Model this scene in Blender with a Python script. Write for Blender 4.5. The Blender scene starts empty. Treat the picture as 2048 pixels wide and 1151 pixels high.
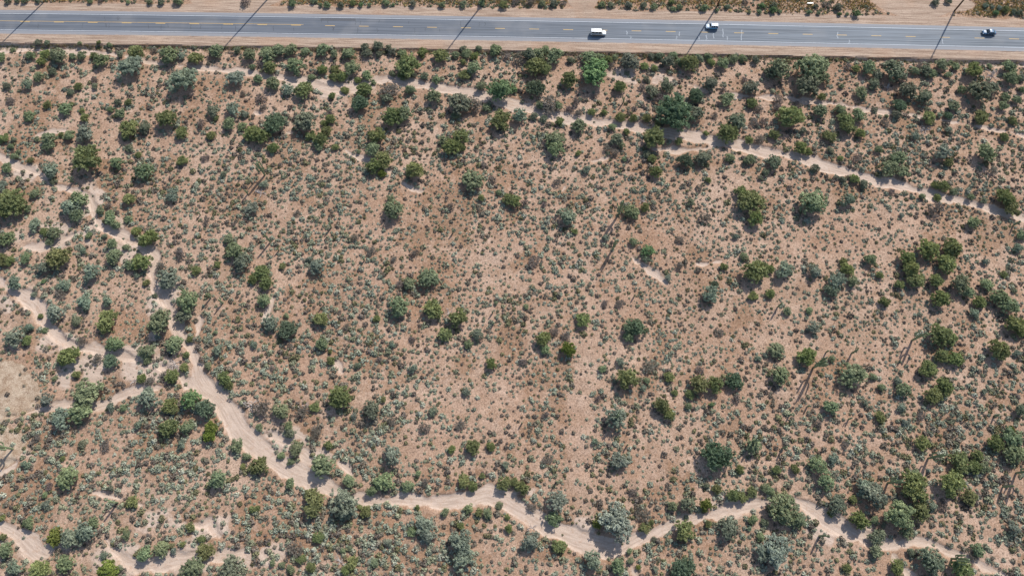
import bpy, bmesh, math
import numpy as np
from mathutils import Vector
rng = np.random.default_rng(7)
scene = bpy.context.scene
COL = scene.collection

# ------------------------------------------------------------------ camera, sky, sun, exposure
F_PX, TILT, CAM_H = 1410.0, math.atan(505 / 1410.0), 207.0
cam = bpy.data.objects.new('camera', bpy.data.cameras.new('camera'))
COL.objects.link(cam)
cam.location = (0, 0, CAM_H)
cam.rotation_euler = (TILT, 0, 0)
cam.data.sensor_width = 36.0
cam.data.lens = F_PX / 2048 * 36.0
cam.data.clip_start, cam.data.clip_end = 1.0, 6000
scene.camera = cam

SUN_AZ, SUN_EL = math.radians(31.5), math.radians(42.5)
sunv = Vector((math.sin(SUN_AZ) * math.cos(SUN_EL), math.cos(SUN_AZ) * math.cos(SUN_EL), math.sin(SUN_EL)))
sun = bpy.data.objects.new('sun', bpy.data.lights.new('sun', 'SUN'))
COL.objects.link(sun)
sun.data.energy = 4.2
sun.data.angle = math.radians(0.53)
sun.data.color = (1.0, 0.945, 0.88)
sun.rotation_euler = sunv.to_track_quat('Z', 'Y').to_euler()
world = bpy.data.worlds.new('World')
scene.world = world
world.use_nodes = True
wn = world.node_tree
sky = wn.nodes.new('ShaderNodeTexSky')
sky.sky_type = 'NISHITA'
sky.sun_disc = False
sky.sun_elevation = SUN_EL
sky.sun_rotation = SUN_AZ
wn.nodes['Background'].inputs['Strength'].default_value = 0.128
wn.links.new(sky.outputs[0], wn.nodes['Background'].inputs['Color'])
scene.view_settings.view_transform = 'Standard'
scene.view_settings.look = 'None'
scene.view_settings.exposure = 0.45
scene.view_settings.gamma = 1.0

# ------------------------------------------------------------------ photo pixel (2048 wide) -> point of the terrain
_c, _s = math.cos(TILT), math.sin(TILT)
def gp(x, y, z=0.0):
    x = np.asarray(x, float); y = np.asarray(y, float)
    a = (x - 1024) / F_PX; b = (y - 575.5) / F_PX
    dy = _s - b * _c; dz = -_c - b * _s
    t = (z - CAM_H) / dz
    return np.stack([a * t, dy * t], -1)

# ------------------------------------------------------------------ numpy noise
def vnoise(x, y, cell, seed):
    r = np.random.default_rng(seed).random((257, 257))
    x = x / cell + 1000; y = y / cell + 1000
    ix = np.floor(x).astype(int); iy = np.floor(y).astype(int)
    fx = x - ix; fy = y - iy
    fx = fx * fx * (3 - 2 * fx); fy = fy * fy * (3 - 2 * fy)
    ix %= 256; iy %= 256
    a = r[ix, iy] * (1 - fx) + r[ix + 1, iy] * fx
    b = r[ix, iy + 1] * (1 - fx) + r[ix + 1, iy + 1] * fx
    return a * (1 - fy) + b * fy
def fbm(x, y, cell, seed, n=4):
    v = 0; a = 1; t = 0
    for k in range(n):
        v = v + a * vnoise(x, y, cell / 2 ** k, seed + k); t += a; a *= .5
    return v / t
def sstep(a, b, x):
    t = np.clip((x - a) / (b - a), 0, 1)
    return t * t * (3 - 2 * t)

# ------------------------------------------------------------------ materials
def mat(name):
    m = bpy.data.materials.new(name); m.use_nodes = True
    n = m.node_tree
    for x in list(n.nodes): n.nodes.remove(x)
    return m, n
class NT:
    def __init__(s, n): s.n = n
    def node(s, t, **kw):
        x = s.n.nodes.new(t)
        for k, v in kw.items(): setattr(x, k, v)
        return x
    def put(s, sock, v):
        if isinstance(v, bpy.types.NodeSocket): s.n.links.new(v, sock)
        elif isinstance(v, (tuple, list)) and len(v) == 3 and sock.type == 'RGBA': sock.default_value = (*v, 1)
        else: sock.default_value = v
    def attr(s, name, t='GEOMETRY'):
        return s.node('ShaderNodeAttribute', attribute_name=name, attribute_type=t)
    def noise(s, vec, scale, detail=3, rough=.55):
        x = s.node('ShaderNodeTexNoise'); s.put(x.inputs['Vector'], vec)
        x.inputs['Scale'].default_value = scale; x.inputs['Detail'].default_value = detail
        x.inputs['Roughness'].default_value = rough
        return x.outputs[0]
    def math(s, op, a, b=0.0, clamp=False):
        x = s.node('ShaderNodeMath', operation=op, use_clamp=clamp)
        s.put(x.inputs[0], a); s.put(x.inputs[1], b)
        return x.outputs[0]
    def ramp(s, v, a, b, smooth=True):
        x = s.node('ShaderNodeMapRange', interpolation_type='SMOOTHSTEP' if smooth else 'LINEAR')
        s.put(x.inputs[0], v); x.inputs[1].default_value = a; x.inputs[2].default_value = b
        return x.outputs[0]
    def mix(s, f, a, b, mode='MIX'):
        x = s.node('ShaderNodeMix', data_type='RGBA', blend_type=mode)
        s.put(x.inputs[0], f); s.put(x.inputs[6], a); s.put(x.inputs[7], b)
        return x.outputs[2]
    def bump(s, h, strength, dist):
        x = s.node('ShaderNodeBump'); s.put(x.inputs['Height'], h)
        x.inputs['Strength'].default_value = strength; x.inputs['Distance'].default_value = dist
        return x.outputs[0]
    def out(s, color, rough=.9, normal=None, spec=.2, metal=0., coat=0.):
        p = s.node('ShaderNodeBsdfPrincipled'); o = s.node('ShaderNodeOutputMaterial')
        s.put(p.inputs['Base Color'], color); s.put(p.inputs['Roughness'], rough)
        p.inputs['Specular IOR Level'].default_value = spec; p.inputs['Metallic'].default_value = metal
        p.inputs['Coat Weight'].default_value = coat
        if normal is not None: s.put(p.inputs['Normal'], normal)
        s.n.links.new(p.outputs[0], o.inputs[0])
        return p

def make_soil():
    m, n = mat('desert_soil'); t = NT(n)
    geo = t.node('ShaderNodeNewGeometry').outputs['Position']
    big = t.noise(geo, .035, 4, .6); midn = t.noise(geo, .16, 4, .65); fine = t.noise(geo, .85, 5, .75); grit = t.noise(geo, 4.5, 3, .7)
    soil = t.mix(t.ramp(midn, .35, .68), SOIL_A, SOIL_B)
    speck = t.noise(geo, 2.1, 4, .8)
    lit = t.attr('litter').outputs['Fac']
    litn = t.math('ADD', lit, t.math('MULTIPLY', t.math('SUBTRACT', fine, .5), 1.5))
    soil = t.mix(t.math('MULTIPLY', t.ramp(litn, .34, .84), .88), soil, LITTER)
    wide = t.noise(geo, .022, 3, .5)
    soil = t.mix(t.math('MULTIPLY', t.ramp(wide, .50, .68), .38), soil, (.40, .30, .225))
    soil = t.mix(t.math('MULTIPLY', t.ramp(wide, .50, .34), .32), soil, (.235, .150, .098))
    soil = t.mix(t.ramp(t.math('ADD', t.math('MULTIPLY', big, .6), t.math('MULTIPLY', fine, .4)), .42, .62), soil, t.mix(.5, soil, SOIL_RED))
    soil = t.mix(t.math('MULTIPLY', t.ramp(fine, .45, .33), .8), soil, LITTER_D)
    soil = t.mix(t.math('MULTIPLY', t.ramp(grit, .56, .68), .55), soil, (.56, .415, .315))
    soil = t.mix(t.math('MULTIPLY', t.ramp(speck, .50, .40), .62), soil, LITTER_D)
    soil = t.mix(t.math('MULTIPLY', t.ramp(speck, .55, .66), .5), soil, (.57, .415, .31))
    # pale dry wash sand with streaks that run along the channel
    u = t.attr('flow_u').outputs['Fac']; v = t.attr('flow_v').outputs['Fac']
    cv = t.node('ShaderNodeCombineXYZ'); t.put(cv.inputs[0], t.math('MULTIPLY', u, .09)); t.put(cv.inputs[1], v)
    streak = t.noise(cv.outputs[0], 1.6, 4, .65)
    sand = t.mix(t.ramp(streak, .36, .60), SAND_B, SAND_A)
    sand = t.mix(t.math('MULTIPLY', t.ramp(t.noise(cv.outputs[0], 3.1, 3, .6), .40, .31), .5), sand, (.27, .20, .155))
    sand = t.mix(t.math('MULTIPLY', t.ramp(fine, .52, .66), .5), sand, SOIL_A)
    sand = t.mix(t.math('MULTIPLY', t.ramp(grit, .42, .34), .45), sand, SOIL_RED)
    w = t.attr('wash').outputs['Fac']
    wm = t.ramp(t.math('ADD', w, t.math('MULTIPLY', t.math('SUBTRACT', fine, .5), .9)), .30, .78)
    col = t.mix(wm, soil, sand)
    # graded shoulder beside the road, tyre streaked along the road
    sh = t.attr('shoulder').outputs['Fac']
    cs = t.node('ShaderNodeCombineXYZ'); t.put(cs.inputs[0], t.math('MULTIPLY', u, .035)); t.put(cs.inputs[1], v)
    st2 = t.noise(cs.outputs[0], 1.5, 5, .7); st3 = t.noise(cs.outputs[0], 3.2, 3, .6)
    dirt = t.mix(t.ramp(st2, .40, .60), DIRT_B, DIRT_A)
    dirt = t.mix(t.math('MULTIPLY', t.ramp(st3, .47, .36), .7), dirt, DIRT_D)
    dirt = t.mix(t.math('MULTIPLY', t.ramp(t.noise(geo, .05, 3), .5, .62), .3), dirt, DIRT_RED)
    sm = t.ramp(t.math('ADD', sh, t.math('MULTIPLY', t.math('SUBTRACT', fine, .5), .5)), .42, .58)
    col = t.mix(sm, col, dirt)
    # straw coloured clearing
    cl = t.attr('clearing').outputs['Fac']
    cm = t.ramp(t.math('ADD', cl, t.math('MULTIPLY', t.math('SUBTRACT', fine, .5), .6)), .4, .65)
    col = t.mix(cm, col, t.mix(t.ramp(t.math('ADD', t.math('MULTIPLY', grit, .5), t.math('MULTIPLY', t.noise(geo, .35, 4, .7), .5)), .4, .6), STRAW_A, STRAW_B))
    col = t.mix(t.math('MULTIPLY', t.math('MULTIPLY', cm, t.math('SUBTRACT', 1.0, cm)), 2.2), col, LITTER)
    hgt = t.math('ADD', t.math('MULTIPLY', fine, .7), t.math('MULTIPLY', grit, .3))
    nb = t.bump(hgt, .8, .22)
    col = t.mix(t.math('MULTIPLY', t.math('MULTIPLY', t.ramp(grit, .5, .36), .5), t.math('SUBTRACT', 1.0, t.math('MULTIPLY', wm, .75))), col, LITTER_D)
    t.out(col, .95, nb, .1)
    return m
SOIL_A = (.372, .248, .173); SOIL_B = (.490, .350, .262); SOIL_RED = (.300, .165, .098)
LITTER = (.240, .140, .080); LITTER_D = (.135, .090, .060)
SAND_A = (.490, .388, .312); SAND_B = (.390, .300, .238)
DIRT_A = (.425, .325, .250); DIRT_B = (.290, .212, .158); DIRT_D = (.17, .11, .075); DIRT_RED = (.375, .235, .155)
STRAW_A = (.25, .17, .11); STRAW_B = (.46, .365, .27)
M_SOIL = make_soil()

def make_leaf(name, trans=.28):
    m, n = mat(name); t = NT(n)
    oi = t.node('ShaderNodeObjectInfo')
    tone = t.attr('tone').outputs['Fac']
    geo = t.node('ShaderNodeNewGeometry').outputs['Position']
    k = t.math('MULTIPLY', tone, t.math('ADD', t.math('MULTIPLY', t.noise(geo, .9, 2), .7), .65))
    cc = t.node('ShaderNodeCombineColor')
    for i in range(3): t.put(cc.inputs[i], k)
    col = t.mix(1.0, oi.outputs['Color'], cc.outputs[0], 'MULTIPLY')
    hs = t.node('ShaderNodeHueSaturation')
    t.put(hs.inputs['Hue'], t.math('ADD', t.math('MULTIPLY', t.math('SUBTRACT', tone, 1.0), -.035), .5))
    t.put(hs.inputs['Color'], col)
    p = t.node('ShaderNodeBsdfPrincipled'); t.put(p.inputs['Base Color'], hs.outputs[0])
    p.inputs['Roughness'].default_value = .65; p.inputs['Specular IOR Level'].default_value = .25
    tr = t.node('ShaderNodeBsdfTranslucent'); t.put(tr.inputs['Color'], hs.outputs[0])
    ms = t.node('ShaderNodeMixShader'); ms.inputs[0].default_value = trans
    n.links.new(p.outputs[0], ms.inputs[1]); n.links.new(tr.outputs[0], ms.inputs[2])
    o = t.node('ShaderNodeOutputMaterial'); n.links.new(ms.outputs[0], o.inputs[0])
    return m
M_LEAF = make_leaf('desert_leaves')

def make_tint(name, rough=.8):                     # colour carried by each leaf of a bush
    m, n = mat(name); t = NT(n)
    c = t.attr('tint').outputs['Color']
    t.out(c, rough, None, .15)
    return m
M_BUSH = make_tint('bush_leaves')

def simple(name, col, rough=.6, spec=.3, metal=0., coat=0., var=.12, scale=2.0, bump=0.):
    m, n = mat(name); t = NT(n)
    tc = t.node('ShaderNodeTexCoord').outputs['Object']
    nz = t.noise(tc, scale, 4, .6)
    c = t.mix(t.ramp(nz, .3, .7), tuple(x * (1 - var) for x in col), tuple(min(1, x * (1 + var)) for x in col))
    t.out(c, rough, t.bump(nz, .5, bump) if bump else None, spec, metal, coat)
    return m
M_BARK = simple('grey_brown_bark', (.13, .10, .08), .9, .1, var=.3, scale=6, bump=.05)
M_DEAD = simple('bleached_dead_wood', (.40, .36, .33), .85, .1, var=.25, scale=3)
M_DEADD = simple('dark_dead_wood', (.16, .135, .12), .9, .1, var=.3, scale=3)
M_SAG = simple('saguaro_skin', (.185, .225, .125), .6, .25, var=.22, scale=3, bump=.04)
M_SAGT = simple('saguaro_crown_tip', (.34, .36, .24), .7, .2, var=.2, scale=6)
M_POLE = simple('weathered_pole_wood', (.11, .075, .055), .85, .15, var=.25, scale=1.5)
M_METAL = simple('galvanised_metal', (.45, .46, .47), .4, .5, .8, var=.1)

def make_asphalt():
    m, n = mat('asphalt'); t = NT(n)
    u = t.attr('flow_u').outputs['Fac']; v = t.attr('flow_v').outputs['Fac']
    cs = t.node('ShaderNodeCombineXYZ'); t.put(cs.inputs[0], t.math('MULTIPLY', u, .012)); t.put(cs.inputs[1], v)
    st = t.noise(cs.outputs[0], 2.2, 5, .65)
    geo = t.node('ShaderNodeNewGeometry').outputs['Position']
    blot = t.noise(geo, .09, 3)
    # older greyer surface toward the right end, wheel tracks in both lanes
    age = t.ramp(u, -80., 150.)
    base = t.mix(age, ASPH_D, ASPH_L)
    base = t.mix(t.ramp(st, .40, .58), t.mix(.5, base, (.05, .055, .062)), base)
    for c0 in (-2.65, -1.0, 1.0, 2.65):
        d = t.math('ABSOLUTE', t.math('SUBTRACT', v, c0))
        base = t.mix(t.math('MULTIPLY', t.ramp(d, .5, .1), .22), base, (.17, .185, .20))
    base = t.mix(t.math('MULTIPLY', t.ramp(t.math('ABSOLUTE', v), 3.7, 4.2), .75), base, (.255, .255, .265))
    base = t.mix(t.math('MULTIPLY', t.ramp(blot, .5, .7), .18), base, (.28, .27, .26))
    # dust blown over the outer edges
    fine = t.noise(geo, .8, 4, .7)
    dust = t.ramp(t.math('ADD', t.math('ABSOLUTE', v), t.math('MULTIPLY', fine, 1.6)), 5.6, 6.7)
    base = t.mix(t.math('MULTIPLY', dust, .8), base, DIRT_A)
    t.out(base, .85, t.bump(t.noise(geo, 9, 2), .3, .02), .2)
    return m
ASPH_D = (.122, .136, .160); ASPH_L = (.192, .215, .238)
M_ASPH = make_asphalt()
def paint(name, col, wear=.5):
    m, n = mat(name); t = NT(n)
    geo = t.node('ShaderNodeNewGeometry').outputs['Position']
    nz = t.noise(geo, 1.3, 5, .75)
    t.out(t.mix(t.math('MULTIPLY', t.ramp(nz, .5, .72), wear), col, ASPH_L), .7, None, .2)
    return m
M_WHITE = paint('white_road_paint', (.54, .565, .585), .7); M_YELLOW = paint('yellow_road_paint', (.54, .36, .13), .6)
M_SEAL = paint('pale_crack_filler', (.31, .335, .36), .75); M_PATCH = paint('dark_asphalt_patch', (.085, .09, .10), .25)

# ------------------------------------------------------------------ mesh helpers
def mesh_np(name, V, Fq, mats=(), attrs=None, smooth=False, fmat=None):
    V = np.asarray(V, np.float32); Fq = np.asarray(Fq, np.int32); k = Fq.shape[1]
    me = bpy.data.meshes.new(name)
    me.vertices.add(len(V)); me.vertices.foreach_set('co', V.ravel())
    me.loops.add(Fq.size); me.loops.foreach_set('vertex_index', Fq.ravel())
    me.polygons.add(len(Fq))
    me.polygons.foreach_set('loop_start', np.arange(0, Fq.size, k, dtype=np.int32))
    me.polygons.foreach_set('loop_total', np.full(len(Fq), k, np.int32))
    me.polygons.foreach_set('use_smooth', np.full(len(Fq), smooth))
    if fmat is not None: me.polygons.foreach_set('material_index', np.asarray(fmat, np.int32))
    for m in mats: me.materials.append(m)
    for an, (dom, typ, val) in (attrs or {}).items():
        a = me.attributes.new(an, typ, dom)
        a.data.foreach_set('color' if 'COLOR' in typ else 'value', np.asarray(val, np.float32).ravel())
    me.update(calc_edges=True)
    return me
def link(name, data, parent=None, loc=None):
    o = bpy.data.objects.new(name, data); COL.objects.link(o)
    if parent is not None: o.parent = parent
    if loc is not None: o.location = loc
    return o
def tag(o, label=None, cat=None, group=None, kind=None):
    if label: o['label'] = label
    if cat: o['category'] = cat
    if group: o['group'] = group
    if kind: o['kind'] = kind
    return o
class MB:
    """collects quads and triangles"""
    def __init__(s): s.v = []; s.f = []
    def add(s, vs, fs):
        b = len(s.v); s.v += [tuple(map(float, v)) for v in vs]; s.f += [tuple(b + i for i in f) for f in fs]
    def tube(s, pts, rad, n=6, cap=True):
        pts = [Vector(p) for p in pts]; rings = []
        for i, p in enumerate(pts):
            d = (pts[min(i + 1, len(pts) - 1)] - pts[max(i - 1, 0)]).normalized()
            a = d.cross(Vector((0.31, .2, 1) if abs(d.z) < .9 else (1, .1, 0))).normalized(); b = d.cross(a)
            r = rad[i] if hasattr(rad, '__len__') else rad
            rings.append([p + a * math.cos(2 * math.pi * k / n) * r + b * math.sin(2 * math.pi * k / n) * r for k in range(n)])
        vs = [q for r in rings for q in r]; fs = []
        for i in range(len(pts) - 1):
            for k in range(n): fs.append((i * n + k, i * n + (k + 1) % n, (i + 1) * n + (k + 1) % n, (i + 1) * n + k))
        if cap: fs += [tuple(range(n - 1, -1, -1)), tuple((len(pts) - 1) * n + k for k in range(n))]
        s.add(vs, fs)
    def box(s, c, d):
        x, y, z = c; a, b, e = d[0] / 2, d[1] / 2, d[2] / 2
        s.add([(x + i * a, y + j * b, z + k * e) for k in (-1, 1) for j in (-1, 1) for i in (-1, 1)],
              [(0, 2, 3, 1), (4, 5, 7, 6), (0, 1, 5, 4), (2, 6, 7, 3), (0, 4, 6, 2), (1, 3, 7, 5)])
    def mesh(s, name, m, smooth=False, bevel=0.):
        me = bpy.data.meshes.new(name); me.from_pydata(s.v, [], s.f); me.materials.append(m)
        if bevel:
            bm = bmesh.new(); bm.from_mesh(me); bmesh.ops.remove_doubles(bm, verts=bm.verts, dist=1e-5)
            bmesh.ops.bevel(bm, geom=bm.edges[:], offset=bevel, segments=2, affect='EDGES', profile=.5)
            bm.to_mesh(me); bm.free()
        if smooth: me.polygons.foreach_set('use_smooth', [True] * len(me.polygons))
        me.update(); return me

# ------------------------------------------------------------------ terrain
GX0, GX1, GY0, GY1, GS = -235., 235., -42., 232., .5
gx = np.arange(GX0, GX1 + .1, GS); gy = np.arange(GY0, GY1 + .1, GS)
NX, NY = len(gx), len(gy)
PX, PY = np.meshgrid(gx, gy, indexing='ij')
ROAD_Z = .75
# the road: rows of the photo at x = 0, 1024, 2048, laid out as smooth curves on the platform
def road_line(y0, y1, y2, xs):
    return y0 + (y1 - y0) * xs / 1024 + (y2 - 2 * y1 + y0) * (xs / 1024) * (xs / 1024 - 1) / 2
xs_ = np.linspace(-250, 2300, 120)
axis = gp(xs_, road_line(43.2, 57.6, 78.6, xs_), ROAD_Z)
ax_fit = np.polyfit(axis[:, 0], axis[:, 1], 2)
def road_v(x, y): return (y - np.polyval(ax_fit, x)) / math.hypot(1, ax_fit[1])     # metres to the far side of the centre line
V_IN, V_OUT, V_BANK = -5.35, 5.1, -9.15
RV = road_v(PX, PY)
RVB = RV + (fbm(PX, PY, 6, 43, 3) - .5) * 1.1      # the bank's foot wanders

WASHES = [
 ([(-60,92,16),(0,95,16),(90,98,16),(160,102,14),(235,109,13),(300,124,8),(380,133,8),(470,143,9),(520,151,12),(570,156,15),(620,166,18),(655,177,18),(700,176,16),(740,163,14),(775,156,17),(810,164,16),(850,170,15),(900,178,14),(950,188,18),(990,199,18),(1024,209,20),(1060,214,20),(1100,228,20),(1136,238,20),(1180,241,22),(1224,247,20),(1280,255,18),(1330,262,20),(1390,275,20),(1424,280,18),(1480,291,20),(1536,303,20),(1586,311,20),(1636,325,20),(1686,341,22),(1736,355,22),(1786,366,20),(1836,380,20),(1886,396,18),(1936,405,16),(1986,418,16),(2048,436,14),(2130,455,14)]),
 ([(1250,296,6),(1300,297,10),(1350,301,9),(1395,298,10),(1450,292,10)]),
 ([(1270,142,5),(1310,140,7),(1350,155,7),(1410,182,6),(1475,190,8),(1536,196,11),(1574,198,11),(1624,203,9),(1674,208,7),(1724,218,6),(1761,222,5),(1811,228,5),(1873,240,6),(1936,248,5),(1986,258,5),(2060,272,5)]),
 ([(1640,117,9),(1740,122,8),(1850,122,9),(1960,126,10),(2100,132,9)]),
 ([(-40,296,14),(0,312,14),(30,329,15),(55,340,16),(80,348,14),(112,371,13),(150,380,13),(178,391,10),(186,412,12),(188,432,16),(200,452,20),(235,468,18),(262,480,14),(292,495,10),(318,510,9),(306,533,11),(302,550,13),(312,571,15),(325,590,17),(335,615,17),(354,650,18),(368,676,18),(385,698,19),(392,726,24),(396,756,30),(410,777,34),(432,792,36),(448,812,36),(463,838,40),(482,866,42),(510,888,42),(548,920,40),(587,945,36),(625,957,34),(662,974,28),(700,990,20),(737,1002,22),(787,998,24),(837,999,26),(887,1000,26),(937,996,26),(975,986,36),(1005,1000,32),(1030,1016,32),(1064,1034,30),(1099,1056,36),(1136,1068,40),(1174,1082,42),(1211,1094,34),(1236,1096,28),(1261,1083,22),(1286,1070,20),(1324,1053,20),(1361,1041,20),(1399,1035,18),(1436,1025,18),(1486,1010,17),(1540,1002,16),(1598,1000,18),(1628,1017,28),(1650,1034,34),(1686,1055,32),(1723,1076,26),(1776,1092,20),(1823,1084,20),(1850,1083,24),(1886,1096,20),(1923,1109,18),(1961,1128,16),(1998,1146,14),(2050,1175,14)]),
 ([(1768,1090,16),(1786,1110,20),(1806,1133,20),(1826,1154,20),(1850,1190,18)]),
 ([(205,455,16),(175,461,14),(140,471,14),(100,490,16),(50,494,16),(10,494,12)]),
 ([(404,628,9),(402,640,13),(398,656,13),(390,684,14)]),
 ([(-40,845,10),(0,836,12),(37,828,11),(75,818,11),(112,808,11),(135,806,10),(190,812,12),(212,804,14),(250,788,16),(300,775,16),(350,771,16),(395,771,20)]),
 ([(-40,545,16),(0,565,16),(20,578,17),(42,588,20),(67,603,22),(80,622,18),(86,640,16),(97,657,15),(112,672,15),(150,689,14),(195,699,17),(250,711,14),(300,722,10),(345,745,14),(380,765,18)]),
 ([(-40,1025,22),(0,1050,22),(20,1060,24),(45,1080,26),(75,1107,24),(100,1116,20)]),
 ([(196,1052,12),(207,1070,22),(228,1098,22),(248,1124,18),(275,1130,22),(310,1128,22),(345,1117,26),(385,1112,16),(425,1112,22),(462,1108,30),(487,1100,26),(512,1108,18),(530,1130,16)]),
 ([(345,1052,7),(375,1043,9),(400,1055,12),(420,1040,12),(437,1074,9),(470,1085,10)]),
 ([(172,980,6),(195,985,9),(230,993,8),(252,998,6),(282,1009,11),(307,1013,10)]),
 ([(-20,952,8),(0,940,9),(15,930,9),(38,922,6)]),
 ([(660,276,9),(680,290,11),(697,305,10),(717,315,8),(760,331,4),(785,343,10),(800,360,10),(820,376,11),(845,383,9),(887,389,7)]),
 ([(1228,482,6),(1249,498,9),(1264,515,10),(1286,530,12),(1311,543,13),(1326,560,11),(1341,570,9),(1369,567,9)]),
 ([(1376,524,9),(1400,528,13),(1424,525,11),(1449,520,14),(1464,518,8)]),
 ([(1112,400,4),(1131,368,5),(1144,353,5),(1174,323,4),(1236,313,3),(1256,298,4)]),
 ([(40,286,7),(82,267,7),(125,260,6),(155,255,5)]), ([(345,260,4),(375,243,6)]), ([(500,228,7),(542,225,6)]), ([(560,266,4),(592,264,4)]),
 ([(520,665,3),(540,612,5),(549,590,5),(553,574,4)]), ([(666,710,4),(682,740,7),(695,752,6)]),
 ([(660,905,6),(700,940,14),(712,960,9),(716,985,8)]), ([(500,862,14),(545,872,12),(590,890,8),(612,910,18),(628,930,22),(640,950,20)]),
 ([(1150,1010,3),(1175,1003,6),(1195,999,4)]), ([(1262,1000,7),(1290,1008,6)]),
 ([(1240,1100,8),(1262,1130,9),(1285,1160,9)]),
]
wash_sd = np.full(PX.shape, 9.0); flow_u = np.zeros(PX.shape); flow_v = np.zeros(PX.shape)
acc = 0.0
for line in WASHES:
    a = np.array(line, float)
    a[:, 2] *= 1.22 if a[:, 0].mean() < 460 else 1.12 if a[0, 1] < 100 and a[0, 0] < 0 else 1.0
    g = gp(a[:, 0], a[:, 1]); sc_ = np.hypot(*(gp(a[:, 0] + 1, a[:, 1]) - g).T); hw = a[:, 2] / 2 * sc_ * 1.06
    d = np.r_[0, np.cumsum(np.hypot(*np.diff(g, axis=0).T))]
    ss = np.arange(0, d[-1], .6)
    qx = np.interp(ss, d, g[:, 0]); qy = np.interp(ss, d, g[:, 1]); qw = np.interp(ss, d, hw)
    ker = np.hanning(9); ker /= ker.sum()
    if d[-1] < 75:                                  # short reaches thin out and fade at both ends
        e = np.minimum(ss, d[-1] - ss) / d[-1]; qw = (qw + .9) * sstep(0, .3, e) - .9
    if len(ss) > 20:
        qx[4:-4] = np.convolve(qx, ker, 'valid'); qy[4:-4] = np.convolve(qy, ker, 'valid')
    tx = np.gradient(qx); ty = np.gradient(qy); tl = np.hypot(tx, ty) + 1e-9; tx /= tl; ty /= tl
    for i in range(len(ss)):
        R_ = qw[i] + 5.0
        i0 = max(0, int((qx[i] - R_ - GX0) / GS)); i1 = min(NX, int((qx[i] + R_ - GX0) / GS) + 2)
        j0 = max(0, int((qy[i] - R_ - GY0) / GS)); j1 = min(NY, int((qy[i] + R_ - GY0) / GS) + 2)
        if i0 >= i1 or j0 >= j1: continue
        dx = PX[i0:i1, j0:j1] - qx[i]; dy = PY[i0:i1, j0:j1] - qy[i]
        sd = np.hypot(dx, dy) - qw[i]
        sub = wash_sd[i0:i1, j0:j1]; k = sd < sub
        sub[k] = sd[k]
        flow_u[i0:i1, j0:j1][k] = acc + ss[i] + (dx * tx[i] + dy * ty[i])[k]
        flow_v[i0:i1, j0:j1][k] = (-dx * ty[i] + dy * tx[i])[k]
    acc += 300
wash_sd += (fbm(PX, PY, 6, 11, 3) - .5) * 3.4 + (fbm(PX, PY, 1.6, 15, 2) - .5) * 1.2
wash = sstep(.7, -.7, wash_sd)

def ell(cx, cy, rx, ry, soft=.35, noise=.0, seed=5):
    """1 inside an ellipse given in photo pixels, as a patch of ground"""
    c = gp(cx, cy); ex = abs(gp(cx + rx, cy)[0] - c[0]); ey = abs(gp(cx, cy + ry)[1] - c[1])
    q = np.hypot((PX - c[0]) / ex, (PY - c[1]) / ey)
    if noise: q = q + (fbm(PX, PY, 9, seed, 3) - .5) * noise
    return sstep(1 + soft / 2, 1 - soft / 2, q)
SANDY = [(330,1040,80,34),(430,1070,80,44),(490,1108,70,30),(250,1115,70,34),(390,1118,70,30),(200,462,60,40),(182,405,34,40),(230,716,80,26),(310,742,70,24),(105,690,70,26),(165,745,46,34),(60,352,60,26),(40,600,50,30),(1170,1060,46,40),(640,925,70,34),(445,792,46,34),(1290,150,80,20),(640,172,110,22),(560,880,60,30),(70,1090,70,36),(1670,1060,80,30),(270,505,60,30),(100,470,90,26),(1060,1000,60,24),(20,925,40,30),(1420,1020,90,20),(330,610,40,60)]
sandy = np.zeros(PX.shape)
for b in SANDY: sandy = np.maximum(sandy, ell(*b, 1.2, .9, 63))
sandy = np.clip(sandy * sstep(.34, .56, fbm(PX, PY, 5, 65, 4)), 0, 1) * .95
clearing = np.maximum(ell(8, 778, 76, 62, .4, .7), ell(-10, 905, 62, 60, .7, 1.2) * .75)
dirt_n = np.maximum.reduce([ell(1166, -4, 32, 26, .3, .2), ell(1830, -2, 88, 42, .3, .3), ell(470, 0, 95, 20, .4, .3), ell(1905, 12, 40, 14, .5, .3)])
shoulder = np.maximum(sstep(V_BANK - .4, V_BANK + .3, RVB) * sstep(9.2, 8.4, RV + (fbm(PX, PY, 12, 41, 3) - .5) * 2.2), dirt_n)
on_road = (RV > V_BANK - .8) & (shoulder > .4)
wash = wash * (1 - sstep(V_BANK - .3, V_BANK + .3, RV))
flow_u = np.where(RV > V_BANK - .5, PX, flow_u); flow_v = np.where(RV > V_BANK - .5, RV, flow_v)

litter = .44 + .95 * (fbm(PX, PY, 15, 21, 4) - .5) + .8 * (fbm(PX, PY, 5, 23, 3) - .5) + .7 * (fbm(PX, PY, 7, 71, 3) - .5) + .5 * (fbm(PX, PY, 3.0, 25, 2) - .5)
BARE = [(1450,655,70,36),(1620,690,110,28),(1720,455,80,40),(1480,365,60,36),(1230,610,40,26),(1168,760,26,100),(1155,905,26,110),(770,410,60,40),(1010,520,90,50),(800,900,60,30),(1300,470,70,34),(960,800,90,40),(1340,930,80,40),(560,420,60,34),(1580,480,50,30)]
BROWN = [(1700,383,38,16,.75),(1045,522,28,22,.7),(1275,322,60,22,.35),(60,330,60,16,.2),(640,1060,70,60,.4),(520,1040,60,70,.35),(90,990,120,60,.3),(1090,1095,50,24,.3),(1740,600,60,18,.3),(210,330,34,14,.45),(90,880,80,14,.2),(2000,460,40,34,.4),(700,850,100,30,.2),(600,870,60,18,.3),(330,890,60,24,.2),(720,1040,90,50,.3),(900,1090,120,50,.25),(1440,1090,110,50,.25),(660,270,100,16,.25),(800,200,90,20,.3),(80,130,60,12,.3)]
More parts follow.
